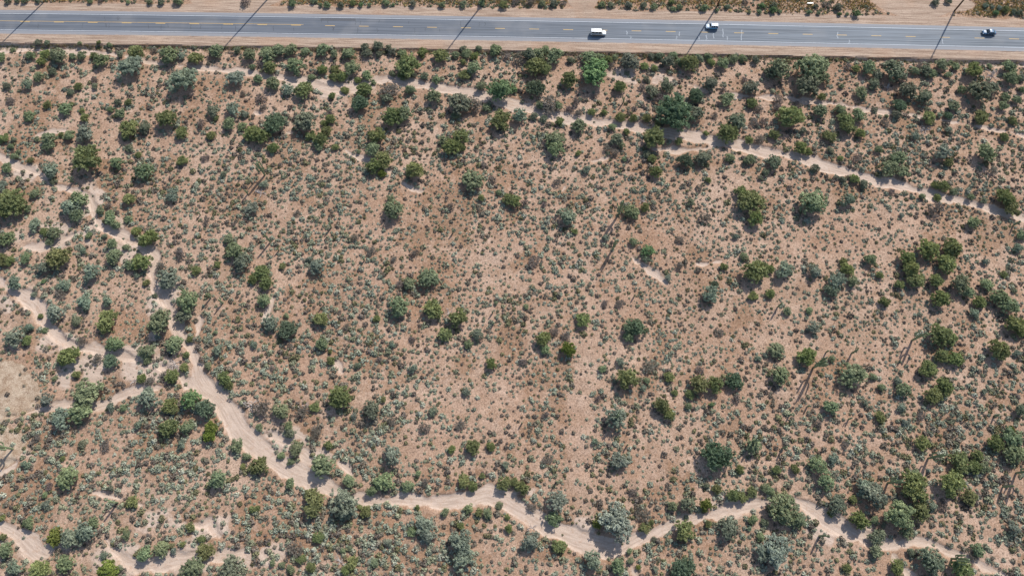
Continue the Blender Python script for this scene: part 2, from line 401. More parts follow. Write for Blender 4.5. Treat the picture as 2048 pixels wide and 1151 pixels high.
for b in BARE: litter -= .18 * ell(*b, 1.5, .9, 61)
for b in BROWN: litter += b[4] * ell(*b[:4], .9, .5, 67)
tx_ = np.interp(PY, *zip(*sorted((float(gp(a, b)[1]), float(gp(a, b)[0])) for a, b in [(1182,600),(1174,690),(1162,780),(1152,880),(1158,960),(1172,1030)])))
ty0, ty1 = float(gp(1172, 1030)[1]), float(gp(1182, 600)[1])
track = np.exp(-((PX - tx_ + (fbm(PX, PY, 8, 69, 2) - .5) * 3) / 2.0) ** 2) * sstep(ty0 - 2, ty0 + 6, PY) * sstep(ty1 + 2, ty1 - 10, PY)
litter = np.clip(litter - .6 * track, 0, 1.2)

road_up = sstep(V_BANK - .7 - .9 * vnoise(PX, PY, 14, 47), V_BANK + .1, RVB)
height = ROAD_Z * road_up
relief = (fbm(PX, PY, 22, 31, 3) - .5) * .9 + (fbm(PX, PY, 3.2, 35, 3) - .5) * .34
relief *= (1 - .92 * np.clip(np.maximum(shoulder, wash), 0, 1)) * (1 - sstep(V_BANK - 2, V_BANK, RV) * .5)
ditch = -.2 * sstep(V_BANK - 2.6, V_BANK - .9, RVB) * sstep(V_BANK - .2, V_BANK - .6, RVB)
height = height + relief + ditch - .42 * wash + .10 * sstep(1.6, .2, wash_sd) * (1 - wash) * (1 - road_up)
height = np.where(np.abs(RV - (V_IN + V_OUT) / 2) < (V_OUT - V_IN) / 2 + .3, np.minimum(height, ROAD_Z - .03), height)
edge = np.minimum.reduce([PX - GX0, GX1 - PX, PY - GY0, GY1 - PY])
height = height * sstep(0, 6, edge)
def ground_z(x, y):
    fx = np.clip((np.asarray(x) - GX0) / GS, 0, NX - 1.001); fy = np.clip((np.asarray(y) - GY0) / GS, 0, NY - 1.001)
    i = fx.astype(int); j = fy.astype(int); a = fx - i; b = fy - j
    return (height[i, j] * (1 - a) + height[i + 1, j] * a) * (1 - b) + (height[i, j + 1] * (1 - a) + height[i + 1, j + 1] * a) * b
def sample(A, x, y):
    i = np.clip(np.rint((np.asarray(x) - GX0) / GS).astype(int), 0, NX - 1); j = np.clip(np.rint((np.asarray(y) - GY0) / GS).astype(int), 0, NY - 1)
    return A[i, j]
def at(x, y, h=0.0):
    """ground point under a photo pixel; h is how high above the ground the pixel's point is"""
    z = 0.0
    for _ in range(3):
        p = gp(x, y, z + h); z = float(ground_z(p[0], p[1]))
    return float(p[0]), float(p[1]), z

idx = np.arange(NX * NY).reshape(NX, NY)
quads = np.stack([idx[:-1, :-1], idx[1:, :-1], idx[1:, 1:], idx[:-1, 1:]], -1).reshape(-1, 4)
allv = np.stack([PX, PY, height], -1).reshape(-1, 3)
ATT = {k: v.reshape(-1) for k, v in dict(wash=np.maximum(wash, sandy * (1 - shoulder)), shoulder=shoulder, clearing=clearing, litter=litter, flow_u=flow_u, flow_v=flow_v).items()}
def fmean(A): return A.reshape(-1)[quads].mean(1)
f_sh = fmean(shoulder) > .5; f_w = (fmean(wash) > .5) & ~f_sh
def terrain_piece(name, sel, extra=None):
    q = quads[sel]; used, inv = np.unique(q, return_inverse=True); q = inv.reshape(-1, 4)
    V = allv[used]; at_ = {k: v[used] for k, v in ATT.items()}
    if extra is not None:
        ev, ef = extra; q = np.r_[q, ef + len(V)]; V = np.r_[V, ev]
        at_ = {k: np.r_[v, np.full(len(ev), .3 if k == 'litter' else 0.)] for k, v in at_.items()}
    me = mesh_np(name, V, q, (M_SOIL,), {k: ('POINT', 'FLOAT', v) for k, v in at_.items()}, True)
    return tag(link(name, me), kind='structure')
X = [-2500., GX0, GX1, 2500.]; Y = [-2500., GY0, GY1, 2500.]
ev = np.array([(x, y, 0.) for x in X for y in Y])
ef = np.array([(i * 4 + j, (i + 1) * 4 + j, (i + 1) * 4 + j + 1, i * 4 + j + 1) for i in range(3) for j in range(3) if (i, j) != (1, 1)])
terrain_piece('ground', ~f_w & ~f_sh, (ev, ef))
terrain_piece('dry_wash', f_w)
terrain_piece('dirt_shoulder', f_sh)

# ------------------------------------------------------------------ road
def road_pt(x, v):
    sl = 2 * ax_fit[0] * x + ax_fit[1]; k = 1 / np.hypot(1, sl)
    return x - sl * v * k, np.polyval(ax_fit, x) + v * k
def strip(name, x0, x1, v0, v1, z, m, n=None):
    n = n or max(2, int(abs(x1 - x0) / 2)); xs = np.linspace(x0, x1, n); nv = max(2, int((v1 - v0) / .6))
    vv = np.linspace(v0, v1, nv)
    A, B = np.meshgrid(xs, vv, indexing='ij'); x, y = road_pt(A, B)
    V = np.stack([x, y, np.full_like(x, z)], -1).reshape(-1, 3); I = np.arange(n * nv).reshape(n, nv)
    q = np.stack([I[:-1, :-1], I[1:, :-1], I[1:, 1:], I[:-1, 1:]], -1).reshape(-1, 4)
    return mesh_np(name, V, q, (m,), {'flow_u': ('POINT', 'FLOAT', A.ravel()), 'flow_v': ('POINT', 'FLOAT', B.ravel())}, True)
tag(link('road', strip('road', -232, 232, V_IN, V_OUT, ROAD_Z, M_ASPH)), kind='structure')
def mark(name, parts, m):
    V, Q = [], []
    for me_args in parts:
        me = strip('tmp', *me_args[:4], me_args[4], m, me_args[5] if len(me_args) > 5 else None)
        v = np.empty(len(me.vertices) * 3, np.float32); me.vertices.foreach_get('co', v)
        q = np.empty(len(me.loops), np.int32); me.loops.foreach_get('vertex_index', q)
        Q.append(q.reshape(-1, 4) + sum(len(a) for a in V)); V.append(v.reshape(-1, 3)); bpy.data.meshes.remove(me)
    tag(link(name, mesh_np(name, np.concatenate(V), np.concatenate(Q), (m,))), kind='structure')
mark('edge_line_marking', [(-232, 232, -3.70, -3.56, ROAD_Z + .008)], M_WHITE)
mark('edge_line_marking', [(-232, 232, 3.52, 3.68, ROAD_Z + .008)], M_WHITE)
xd = float(gp(660, 52, ROAD_Z)[0])
mark('centre_dash_marking', [(xd + k * 12.19 - 1.75, xd + k * 12.19 + 1.75, -.10, .11, ROAD_Z + .008, 4) for k in range(-14, 26)], M_YELLOW)
mark('no_passing_line_marking', [(-232, float(gp(607, 50, ROAD_Z)[0]), .22, .36, ROAD_Z + .008)], M_YELLOW)
mark('asphalt_patch', [(float(gp(641, 37, ROAD_Z)[0]), float(gp(711, 37, ROAD_Z)[0]), 2.2, 3.42, ROAD_Z + .004)], M_PATCH)
cr = MB()
def crack(px, y0, y1, w=.13):
    n = 6; pts = [gp(px + rng.normal(0, .8), y0 + (y1 - y0) * k / n, ROAD_Z) for k in range(n + 1)]
    vs = [(p[0] + s * w * (.6 + .8 * rng.random()), p[1], ROAD_Z + .006) for p in pts for s in (-1, 1)]
    cr.add(vs, [(2 * k, 2 * k + 1, 2 * k + 3, 2 * k + 2) for k in range(n)])
for c in [(1359,64,72),(1354,72,78),(1398,72,79),(1413,70,80),(1427,67,77),(1446,58,75),(1455,73,80),(1483,60,81),(1254,62,70),(1675,64,77),(1699,80,87),(1885,78,88),(1262,72,77)]: crack(*c)
ck = MB(); cr0, cr = cr, ck
for _ in range(34):
    q = rng.uniform(10, 1000); a0 = float(road_line(29, 43, 62, np.array(q))); lane = rng.random() < .5
    y0 = a0 + (1 if lane else 15) + rng.uniform(0, 3); crack(q, y0, y0 + rng.uniform(5, 11), .05)
tag(link('asphalt_crack', ck.mesh('asphalt_crack', simple('crack_tar', (.045, .048, .055), .8))), kind='structure')
cr = cr0
tag(link('crack_filler_marking', cr.mesh('crack_filler_marking', M_SEAL)), kind='structure')

# ------------------------------------------------------------------ leaf clouds
def unit(n, r, up=-.45):
    d = r.normal(size=(n * 3, 3)); d /= np.linalg.norm(d, axis=1)[:, None]
    return d[d[:, 2] > up][:n]
def quads_from(P, A, B):
    V = np.stack([P - A - B, P + A - B, P + A + B, P - A + B], 1).reshape(-1, 3)
    return V, np.arange(len(V)).reshape(-1, 4)
def crown_mesh(name, seed, style):
    r = np.random.default_rng(seed)
    nl = int(r.integers(7, 12))
    if style == 'round': nl = 16
    nl += 6; ang = r.random(nl) * 6.28; rad = np.sqrt(r.random(nl)) * (.68 if style != 'round' else .52)
    rad[:3] *= .35
    lc = np.stack([rad * np.cos(ang), rad * np.sin(ang), .30 + .26 * r.random(nl) + .34 * (1 - rad) ** .8], -1)
    lr = r.uniform(.27, .42, nl) * (1.12 - .35 * rad); lr[:3] = .48
    n = dict(feather=10500, leafy=9500, wispy=8500, round=11500, brush=4200)[style]
    # boughs carry tufts, tufts carry leaves
    nt = dict(feather=420, leafy=380, wispy=340, round=560, brush=170)[style]
    wt = r.choice(nl, nt, p=lr ** 2 / (lr ** 2).sum())
    dt = unit(nt, r, -.55 if style != 'brush' else -.2)
    tc_ = lc[wt] + dt * (lr[wt] * (.42 + .60 * r.random(nt) ** .6))[:, None]
    tr_ = r.uniform(.055, .115, nt) * (1.0 if style != 'round' else .85)
    ttone = r.uniform(.78, 1.22, nl)[wt] * r.uniform(.74, 1.28, nt)
    which = r.choice(nt, n, p=tr_ ** 2 / (tr_ ** 2).sum())
    d = unit(n, r, -.9)
    P = tc_[which] + d * (tr_[which] * r.random(n) ** .5)[:, None] * np.array([1, 1, .85])
    d = d * .55 + dt[which] * .6
    P[:, 2] = np.maximum(P[:, 2] * 1.0, .06)
    out = d + r.normal(0, .42, (n, 3)) + np.array([.12, .2, .35]); out /= np.linalg.norm(out, axis=1)[:, None]
    side = np.cross(out, r.normal(size=(n, 3))); side /= np.linalg.norm(side, axis=1)[:, None] + 1e-9
    if style in ('feather', 'round', 'brush'):       # sprays that stand out along the twig
        tang = out * .75 + r.normal(0, .4, (n, 3)) + np.array([0, 0, .25]); tang /= np.linalg.norm(tang, axis=1)[:, None]
        la = r.uniform(.04, .085, n); lb = r.uniform(.013, .026, n)
        if style == 'brush': lb *= .7
    else:
        tang = np.cross(out, side); la = r.uniform(.022, .048, n); lb = r.uniform(.016, .034, n)
    side = np.cross(tang, out + r.normal(0, .4, (n, 3)) + np.array([0, 0, .3])); side /= np.linalg.norm(side, axis=1)[:, None] + 1e-9
    k_ = np.quantile(np.hypot(P[:, 0], P[:, 1]), .97); P[:, :2] /= k_; lc[:, :2] /= k_
    V, Q = quads_from(P, tang * la[:, None] * .86, side * lb[:, None] * .9)
    tone = ttone[which] * r.uniform(.75, 1.3, n)
    me = mesh_np(name, V, Q, (M_LEAF,), {'tone': ('FACE', 'FLOAT', tone)})
    tr = MB()
    for k in range(min(nl, 7)):
        c = lc[k]
        mid = (c[0] * .35 + r.normal(0, .04), c[1] * .35 + r.normal(0, .04), c[2] * .45)
        tr.tube([(r.normal(0, .03), r.normal(0, .03), -.06), mid, tuple(c), (c[0] * 1.25, c[1] * 1.25, c[2] + lr[k] * .55)], [.045, .035, .018, .006], 5)
    return me, tr.mesh(name + '_trunk', M_BARK)
STYLES = ('feather', 'leafy', 'wispy', 'round', 'brush')
CROWN = {s: [crown_mesh('crown', 100 * i + k, s) for k in range(7)] for i, s in enumerate(STYLES)}

def dead_mesh(seed, m, n0=11):
    r = np.random.default_rng(seed); tb = MB()
    for k in range(n0):
        a = r.random() * 6.28; el = r.uniform(.15, .9); L = r.uniform(.6, 1.05); p = Vector((r.normal(0, .05), r.normal(0, .05), -.05))
        d = Vector((math.cos(a) * math.cos(el), math.sin(a) * math.cos(el), math.sin(el)))
        pts = [p]
        for j in range(4):
            d = (d + Vector(r.normal(0, .28, 3))).normalized(); q = pts[-1] + d * L / 4
            if q.z < .02: q.z = .02
            pts.append(q)
            if j in (1, 2, 3):
                for _ in range(2):
                    e = (d + Vector(r.normal(0, .6, 3))).normalized(); l2 = L * r.uniform(.2, .42)
                    t2 = pts[-1] + e * l2 * .5; t3 = t2 + (e + Vector(r.normal(0, .4, 3))).normalized() * l2 * .5
                    tb.tube([pts[-1], t2, t3], [.028, .02, .011], 4, False)
        tb.tube(pts, [.05, .043, .034, .026, .014], 5, False)
    return tb.mesh('dead_branches', m)
DEAD = [dead_mesh(900 + k, M_DEAD) for k in range(4)]
DEADD = [dead_mesh(930 + k, M_DEADD, 16) for k in range(3)]

# ------------------------------------------------------------------ catalogue: (x, y, width) in quarter pixels of each 512 x 288 tile of the photo
# P olive, M mid green, I blue grey green, G vivid green, T feathery round green, D dark green, B grey brown brush, X bleached dead, Y vivid yellow green
CAT = {
(0,0): "15,465,95,M 100,402,50,M 245,445,80,M 360,435,80,P 465,455,140,M 650,450,90,M 580,450,60,M 750,450,70,P 810,480,115,M 1100,420,140,P 1350,440,150,M 1440,440,90,I 1570,475,130,P 1730,410,130,M 1990,440,110,M 885,365,50,M 310,350,70,D 380,350,50,D 640,350,40,M 790,345,40,P 960,440,60,D 1030,540,200,I 1470,650,220,I 1880,630,160,I 2020,540,60,M 330,500,80,P 315,620,90,M 215,670,100,I 415,570,70,D 625,690,70,P 560,740,70,D 380,840,70,P 230,925,95,M 530,870,110,M 575,835,40,P 655,885,50,P 940,815,70,D 1030,820,70,P 885,880,60,M 965,910,95,M 680,940,80,P 1330,960,170,P 1030,1030,150,P 1160,1020,110,D 1000,1090,70,M 680,1060,160,I 400,1110,130,M 550,1085,100,M 490,1075,50,P 25,1110,90,P 1450,1060,110,P 1700,890,110,D 1830,980,110,M 1940,1010,80,M 2010,1070,130,P 1870,880,130,I 1950,910,80,I 1690,1085,80,P 1730,945,50,P 1610,990,90,B 60,690,70,D 80,800,90,B 750,640,70,B 760,690,60,D 300,1110,50,M 110,1115,50,D 1940,750,60,B 1560,385,40,D 1230,405,60,B 1900,400,70,D 200,8,60,M 300,10,50,D 720,10,50,M 1020,15,40,M 1200,15,60,M 1290,15,60,D 1420,8,80,M 60,8,60,D 140,8,50,D 800,10,50,B 1960,20,90,B",
(1,0): "90,430,140,M 185,410,120,M 285,405,110,M 390,415,80,M 540,400,110,M 620,430,80,M 740,430,110,M 120,540,120,P 320,525,150,M 530,565,90,P 635,560,90,P 770,550,130,M 690,620,90,P 620,620,80,P 880,385,80,D 970,380,100,D 1060,380,60,D 890,425,90,D 980,430,70,D 1085,415,80,D 1170,430,80,M 1215,520,190,P 1180,600,90,P 1330,425,90,P 1480,450,130,P 1600,440,70,M 1680,430,90,M 1750,450,70,P 1780,395,60,D 1910,400,110,M 2010,450,80,B 1660,395,60,D 1740,545,130,M 1670,600,90,P 1660,500,60,P 1800,690,90,M 1810,455,50,B 890,605,90,M 815,640,60,P 940,660,50,M 1090,590,60,M 1440,640,80,M 1350,610,70,D 1260,600,60,D 440,620,60,M 20,630,80,M 130,670,120,M 260,710,110,I 380,720,150,P 710,725,70,P 850,720,140,P 830,830,140,T 610,770,60,P 1070,730,170,B 1050,780,100,D 1230,720,90,M 1420,770,130,M 1640,830,180,D 1740,840,150,B 1970,710,200,G 1960,950,180,P 1090,930,170,P 1185,910,130,M 150,980,180,T 400,980,180,D 330,940,80,B 40,1090,150,P 430,1085,90,P 510,1120,130,P 565,1050,90,P 600,955,90,P 590,910,70,B 550,985,60,P 960,1090,160,P 1640,1100,140,P 1500,1120,90,M 1840,860,80,M 40,790,100,B 60,860,60,B 1590,920,70,M 300,30,80,M 570,40,60,M 520,42,40,M 680,40,60,D 840,42,50,G 910,40,40,M 1100,40,30,G 1250,30,60,D 1490,40,60,M 1660,35,70,M 1810,30,70,M 1980,35,80,P 460,10,60,M 1040,25,60,M 770,25,60,P",
(2,0): "60,470,110,B 140,440,130,D 210,430,120,M 270,400,80,M 340,450,150,M 190,530,150,P 260,560,110,P 470,480,70,D 465,640,150,P 680,600,240,G 620,470,130,M 700,460,90,M 770,480,90,P 790,515,80,B 815,460,60,M 935,490,180,D 1060,530,70,P 1110,450,60,D 1180,455,80,D 1250,490,120,D 1290,450,80,M 1410,510,150,P 1340,500,80,M 1490,470,90,D 1580,455,80,M 1590,500,70,P 1690,510,110,M 1770,465,90,M 1850,470,80,M 1940,480,80,D 1145,545,60,P 180,715,150,T 5,720,70,G 860,700,110,P 1075,635,60,D 1040,700,80,B 1120,730,120,D 1220,700,140,D 1180,790,120,B 1465,765,130,T 1590,670,130,D 1725,790,120,M 1690,720,60,B 1310,905,260,T 1475,920,140,D 1340,990,90,M 70,920,130,I 300,830,180,B 240,840,90,M 370,850,80,M 515,815,90,B 460,870,80,B 530,900,80,B 660,770,60,B 530,1010,130,M 800,1015,70,M 1140,1100,180,P 1720,1060,180,P 1790,970,150,D 1860,640,60,B 1910,710,130,D 1920,830,90,P 1970,870,90,B 1930,980,90,B 2000,980,80,B 1980,1110,110,B 1900,1120,70,P 380,975,80,P 260,950,70,D 180,930,70,D 740,900,60,P 870,940,90,P 970,950,70,P 1080,940,80,P 1170,980,60,P 640,900,70,P 350,1110,160,M 840,1120,110,D 910,1055,60,P 1340,1130,70,P 1620,930,60,B 1550,1065,50,P 2030,570,50,D 30,15,80,B 150,15,90,B 240,30,60,M 330,30,70,D 410,25,60,B 720,35,60,M 790,40,60,D 930,40,70,D 1050,40,60,D 1130,55,60,M 1290,70,50,M 1340,60,60,M 1540,60,70,M 1640,80,40,M 1720,60,50,D 1900,95,40,M 2000,50,60,G 1980,95,50,M 1860,20,60,B 1270,20,60,P",
(3,0): "90,560,190,M 20,590,100,D 350,560,250,M 300,680,210,D 430,620,130,M 700,550,70,P 800,545,130,M 640,535,80,B 880,600,110,D 850,670,110,D 1000,570,180,D 1060,630,110,B 1210,530,80,B 1170,570,80,M 1260,560,110,D 1320,600,90,M 1390,520,120,M 1510,540,80,M 1460,500,50,M 1640,560,130,P 1770,530,50,M 1720,535,40,D 1910,540,130,M 1940,630,140,M 2030,620,70,D 2030,720,60,M 1800,595,120,X 1690,735,190,D 1790,700,110,D 1550,720,80,M 1700,615,40,I 1440,595,60,M 1120,730,150,D 1250,775,140,D 750,740,110,M 1050,850,110,T 1030,920,90,D 430,775,70,P 80,800,90,B 70,860,90,B 240,840,80,B 170,940,200,P 420,890,120,M 620,960,140,P 720,920,120,M 580,880,100,M 640,1030,130,P 730,1070,90,P 50,1080,90,P 490,1090,110,P 1280,940,120,P 1440,925,70,T 1490,850,100,M 1370,920,50,I 1710,940,120,P 1900,770,80,M 1880,850,90,M 1990,800,80,M 1960,970,80,P 1890,1100,80,P 1440,1040,70,I 1170,1090,80,I 940,980,80,B 850,880,60,D 590,690,50,M 280,1050,70,D 945,930,40,M 1265,1030,110,X 960,690,70,X 40,80,70,G 45,40,60,D 95,95,40,M 330,95,50,M 405,105,40,M 575,115,40,G 630,115,35,M 710,110,70,G 470,40,70,B 560,60,80,D 380,50,50,D 1340,15,70,D 1440,10,60,D 1740,50,50,I 1795,60,40,I 1850,65,50,I 1820,105,50,G 1900,80,60,P 2010,100,60,D 1960,90,50,D",
(0,1): "90,470,230,P 60,185,90,M 20,340,90,I 390,15,100,M 85,20,60,M 110,100,70,M 150,65,50,M 700,110,230,P 400,210,150,I 420,300,70,D 560,500,170,I 630,440,150,M 610,570,120,M 940,150,120,M 1150,215,150,M 1110,90,60,P 1460,130,90,P 1640,110,70,B 1380,400,120,I 1790,240,60,D 275,395,90,M 225,515,70,M 280,650,110,I 350,705,80,P 440,710,110,M 400,770,80,M 45,750,130,M 20,920,110,P 80,930,90,P 205,910,100,M 340,990,110,I 470,910,180,P 735,1030,160,I 890,790,100,M 710,740,70,M 835,740,50,D 905,900,130,M 1005,825,60,M 890,595,130,M 940,645,90,M 1025,600,80,M 800,535,70,M 870,490,70,B 1035,450,100,P 1090,700,90,P 1190,760,150,P 1140,940,150,P 1050,960,100,M 1290,980,100,B 1350,1060,190,I 1440,880,110,B 1830,760,90,M 1880,850,170,M 1940,940,160,I 1560,1010,90,P 1740,965,60,P 2010,520,120,I 2030,1080,90,P 345,1095,45,G 510,1120,120,I 120,1110,130,I 1090,1050,50,I 1170,1110,60,P 670,850,60,I 245,130,60,P 1040,30,80,D 1650,620,70,B",
(1,1): "140,35,90,P 490,10,90,M 635,25,60,P 820,60,40,M 1030,130,150,P 940,180,140,P 1010,235,70,Y 930,30,130,M 1265,215,150,P 1560,20,140,P 1640,25,80,P 1740,290,170,M 2020,440,100,P 1090,530,170,M 1075,440,80,M 495,985,150,I 430,920,60,I 30,1020,130,P 90,1110,120,P 1370,1070,160,M 1220,1110,110,M 1150,1115,70,B 790,750,70,B 210,975,60,P 60,320,80,I 30,385,90,X 920,850,90,B 1100,920,60,B 1940,390,60,M 1800,430,60,P 1820,165,70,B 330,550,60,B 1890,280,80,B 1270,870,80,B 1560,500,70,B",
(2,1): "340,35,150,M 440,580,160,I 950,540,130,M 750,745,80,I 1070,510,80,P 1040,450,80,X 1150,220,110,P 1380,140,120,T 1530,110,140,D 1740,110,90,M 1900,120,100,M 1120,110,70,P 1080,80,70,D 820,70,80,B 760,30,80,B 880,10,70,M 530,75,50,P 890,120,50,M 1920,450,200,P 1840,380,120,P 1950,600,130,P 1090,855,110,G 1070,920,70,D 970,780,80,M 505,700,50,P 1340,760,80,B 1550,590,100,B 1430,460,80,D 1500,350,70,B 1950,1010,190,P 1860,900,80,M 1700,980,70,P 1790,740,60,I 25,450,110,P 100,470,70,B 260,480,60,B 1620,1120,70,T 1250,1070,60,I 360,310,80,B 600,200,80,I 180,940,110,B 1340,980,70,B 1990,270,50,D 2030,230,70,D 1570,290,50,P",
(3,1): "50,150,130,D 370,470,220,M 640,450,130,I 1050,110,130,M 1080,220,120,M 970,190,140,M 1720,70,170,M 1400,70,150,I 1440,140,90,P 880,45,70,M 1890,430,160,P 1950,500,150,P 1640,640,110,M 1350,520,140,B 1400,330,100,P 1340,330,70,P 1480,380,70,M 1280,840,170,P 1480,830,170,P 1430,960,150,P 1110,910,130,P 1150,985,150,P 130,1010,150,I 10,1000,80,P 370,1020,120,I 560,1090,160,I 630,1000,110,P 680,1090,100,M 600,940,70,P 820,920,110,M 1200,1090,150,P 1350,1090,110,P 1540,1110,150,M 1750,1120,110,M 890,1050,60,P 1740,940,70,I 2030,730,90,M 2000,830,90,I 690,280,80,P 760,320,80,D 600,285,60,D 380,200,80,D 580,115,50,P 260,30,110,P 320,60,70,P 500,50,70,D 710,110,90,B 1500,230,50,B 1050,1120,80,P 1890,1040,60,P 1800,210,90,B 1070,570,50,I 1230,420,60,M 1360,430,70,P 990,380,60,B 1620,420,60,M 1730,450,60,D",
(0,2): "440,185,150,I 680,110,140,I 860,100,100,I 850,260,170,P 600,265,90,D 1510,110,190,M 1470,220,130,D 1290,290,200,M 910,450,140,M 1180,490,150,M 1170,560,90,M 1390,450,150,M 890,580,120,T 780,560,90,B 555,550,180,P 610,690,70,P 435,725,50,M 130,390,170,I 215,420,90,P 230,320,90,I 355,340,60,M 660,420,90,B 680,830,230,M 640,990,190,M 490,1040,170,I 365,895,120,I 1190,870,190,I 1520,890,170,G 1350,930,120,P 1390,975,80,P 1640,970,150,T 1350,1110,150,P 1500,1110,120,M 1690,1120,120,Y 985,960,70,M 885,950,80,I 1110,1090,80,I 1745,490,100,I 1660,620,70,M 1520,410,60,P 1490,530,60,P 1470,640,80,P 1390,600,110,X 1380,700,120,P 1310,690,70,B 1190,740,90,B 1130,720,80,P 1800,720,110,P 1830,770,80,P 2010,930,150,X 1720,355,40,M 270,50,60,I 490,30,110,B 1240,60,50,D 320,220,50,P 2030,450,70,I 1060,740,70,X",
(1,2): "75,85,130,M 110,260,150,I 250,330,150,T 515,250,120,P 530,440,110,M 600,580,70,P 595,505,40,P 1140,140,180,M 1420,165,160,P 1610,240,160,P 1510,365,110,P 1540,190,80,X 1780,370,110,D 1700,450,80,M 1880,600,100,P 1085,445,70,I 1260,640,80,I 680,870,190,P 930,970,150,D 1090,1060,80,B 195,990,140,M 380,960,120,X 370,990,120,B 470,950,80,P 270,1110,90,M 50,960,160,B 30,1110,70,M 480,1130,90,B 960,240,70,P 810,620,60,D 980,570,60,B 1350,1110,100,B 1640,1090,100,B 790,1020,60,I 720,310,70,B 1420,980,90,I 240,220,50,M 1690,820,80,I 1250,410,70,B 1920,120,40,M 130,640,60,B 1020,890,50,P",
(2,2): "570,255,120,P 990,320,170,T 930,390,90,M 250,400,130,P 270,490,90,M 340,350,80,B 430,380,80,B 445,490,130,Y 310,420,60,X 930,715,180,P 870,590,80,I 1260,710,90,P 1500,770,150,P 1630,770,140,P 1500,650,80,B 1780,740,140,T 1420,850,80,P 1200,930,130,P 1250,1010,110,P 820,1050,190,I 1410,940,60,M 1600,930,50,G 1590,40,150,I 1930,60,80,P 1100,620,130,B 720,640,70,M 740,120,70,B 860,120,80,B 690,880,60,B 1050,800,60,I 1970,560,60,I 2030,540,50,I 1660,350,80,B 110,145,50,M 1300,830,60,P 1080,740,60,M 90,590,80,B 270,1010,70,B 1800,880,80,B",
(3,2): "1385,90,150,P 930,105,90,P 160,180,80,M 330,180,60,M 375,305,110,I 1650,200,90,I 1690,100,120,P 1850,80,140,M 1930,140,150,M 1970,20,50,D 1970,290,160,P 2030,340,100,P 1850,480,170,P 1990,520,70,I 1370,370,180,P 1460,400,120,P 1390,540,110,P 1500,560,130,P 1280,640,140,P 1420,790,160,P 1330,850,150,P 70,500,140,M 100,700,160,M 310,550,150,P 510,560,60,M 690,690,210,M 840,710,70,M 510,950,120,M 905,790,70,M 1090,820,120,M 900,1030,90,P 1040,740,80,I 20,40,80,P 510,20,130,D 1940,1130,70,Y 2010,960,110,D 1230,1020,80,B 1100,1070,60,I 400,1080,80,B 1070,950,80,I 770,910,60,I 1730,830,50,I 1610,30,120,M",
(0,3): "540,370,180,M 1740,360,160,M 1680,30,110,Y 1450,100,80,I 1900,110,120,M 1970,200,80,M 2030,290,90,P 1940,275,50,P 1060,560,100,P 450,840,140,Y 560,850,190,I 680,800,170,I 750,720,100,M 520,1050,140,M 20,840,60,P 40,950,130,M 120,1090,120,I 310,1110,170,P 860,1110,170,Y 1150,980,130,M 1290,940,130,M 1525,760,80,P 1640,960,140,P 1540,1070,200,M 1830,1100,200,D 220,730,100,M 650,100,70,D 840,120,90,B 20,690,60,P 370,580,80,I 500,215,45,P 355,500,50,M 830,980,70,I 1010,830,80,M 2020,620,60,P 1610,860,70,P 1460,900,50,P 1190,830,50,B 1390,950,60,I 880,450,60,D 300,45,70,B 200,260,80,I 390,440,70,B 950,1100,70,D",
(1,3): "35,270,150,P 320,135,130,M 200,195,70,M 280,240,70,M 540,270,190,M 725,390,120,M 460,530,160,P 450,620,140,P 700,560,220,I 720,660,110,I 1090,195,170,I 1030,390,170,M 930,460,100,M 1210,440,110,M 1350,400,80,B 1300,340,60,M 1740,120,120,P 1560,140,70,P 1880,110,80,P 1660,390,110,P 1740,430,90,P 1810,350,50,P 1990,420,130,P 1700,610,90,M 1785,640,70,P 1860,650,80,M 1950,590,70,M 1515,650,80,M 1290,605,45,P 2010,680,50,P 1330,740,170,I 1250,790,90,M 1380,830,120,I 1640,900,200,I 1660,1010,190,I 500,850,100,P 280,420,90,M 580,110,80,P 480,20,100,B 280,10,90,D 690,950,50,M 750,930,50,M 770,1050,100,P 710,1110,80,P 880,640,90,P 830,600,50,P 2020,770,70,P 1640,750,60,P 440,1080,90,P 360,1020,90,P 290,1100,80,M 210,1060,60,M 130,1050,60,M 950,1050,70,M 10,610,50,P 1050,880,80,I 310,930,140,B 2000,270,70,I 670,1040,110,X",
(2,3): "90,450,120,P 20,400,80,P 160,605,90,B 340,560,190,I 330,700,130,M 150,870,160,I 160,770,90,X 380,910,110,P 840,730,280,I 690,740,90,Y 870,230,150,I 1640,200,220,T 1820,300,80,P 1930,120,140,M 1380,780,170,P 1730,780,160,D 1290,590,90,M 1400,570,140,D 1555,580,110,Y 1640,460,80,P 1770,500,100,P 1840,520,90,P 1920,480,90,P 2020,440,80,M 1690,510,70,X 1050,660,130,B 1060,770,90,P 1115,720,50,P 1570,735,60,P 1930,690,90,M 2020,720,70,D 1900,770,45,I 650,1030,160,I 680,1000,90,X 860,1090,140,M 1010,1080,40,Y 1370,1100,180,T 2000,960,150,I 940,960,60,M 950,1030,60,M 1990,840,80,M 1140,860,50,D 1150,1100,60,I 970,480,80,B 1560,430,60,D 280,220,90,B 660,80,60,I",
(3,3): "1240,90,120,P 1820,90,140,P 1960,60,170,M 1970,170,180,M 1670,180,110,P 1540,240,180,P 1480,400,210,P 1650,270,130,P 1740,290,100,M 1620,520,130,P 1170,420,220,P 1190,510,140,D 1190,350,100,M 1230,640,160,P 1310,590,90,I 1040,670,220,M 1110,790,120,M 860,510,200,I 770,450,140,I 410,270,160,M 460,390,140,M 525,205,90,I 570,590,160,D 740,710,160,P 860,710,80,M 680,540,70,P 140,610,230,M 250,690,150,M 80,960,240,I 880,840,140,D 880,970,120,M 1300,1040,200,D 1040,1080,120,P 1560,1090,190,P 1680,950,110,M 1970,770,110,I 1400,600,90,B 630,1080,80,P 70,300,70,P 215,295,80,P 620,100,70,B 500,650,60,P 10,470,80,M 1640,1000,90,B 1140,960,70,D",
}
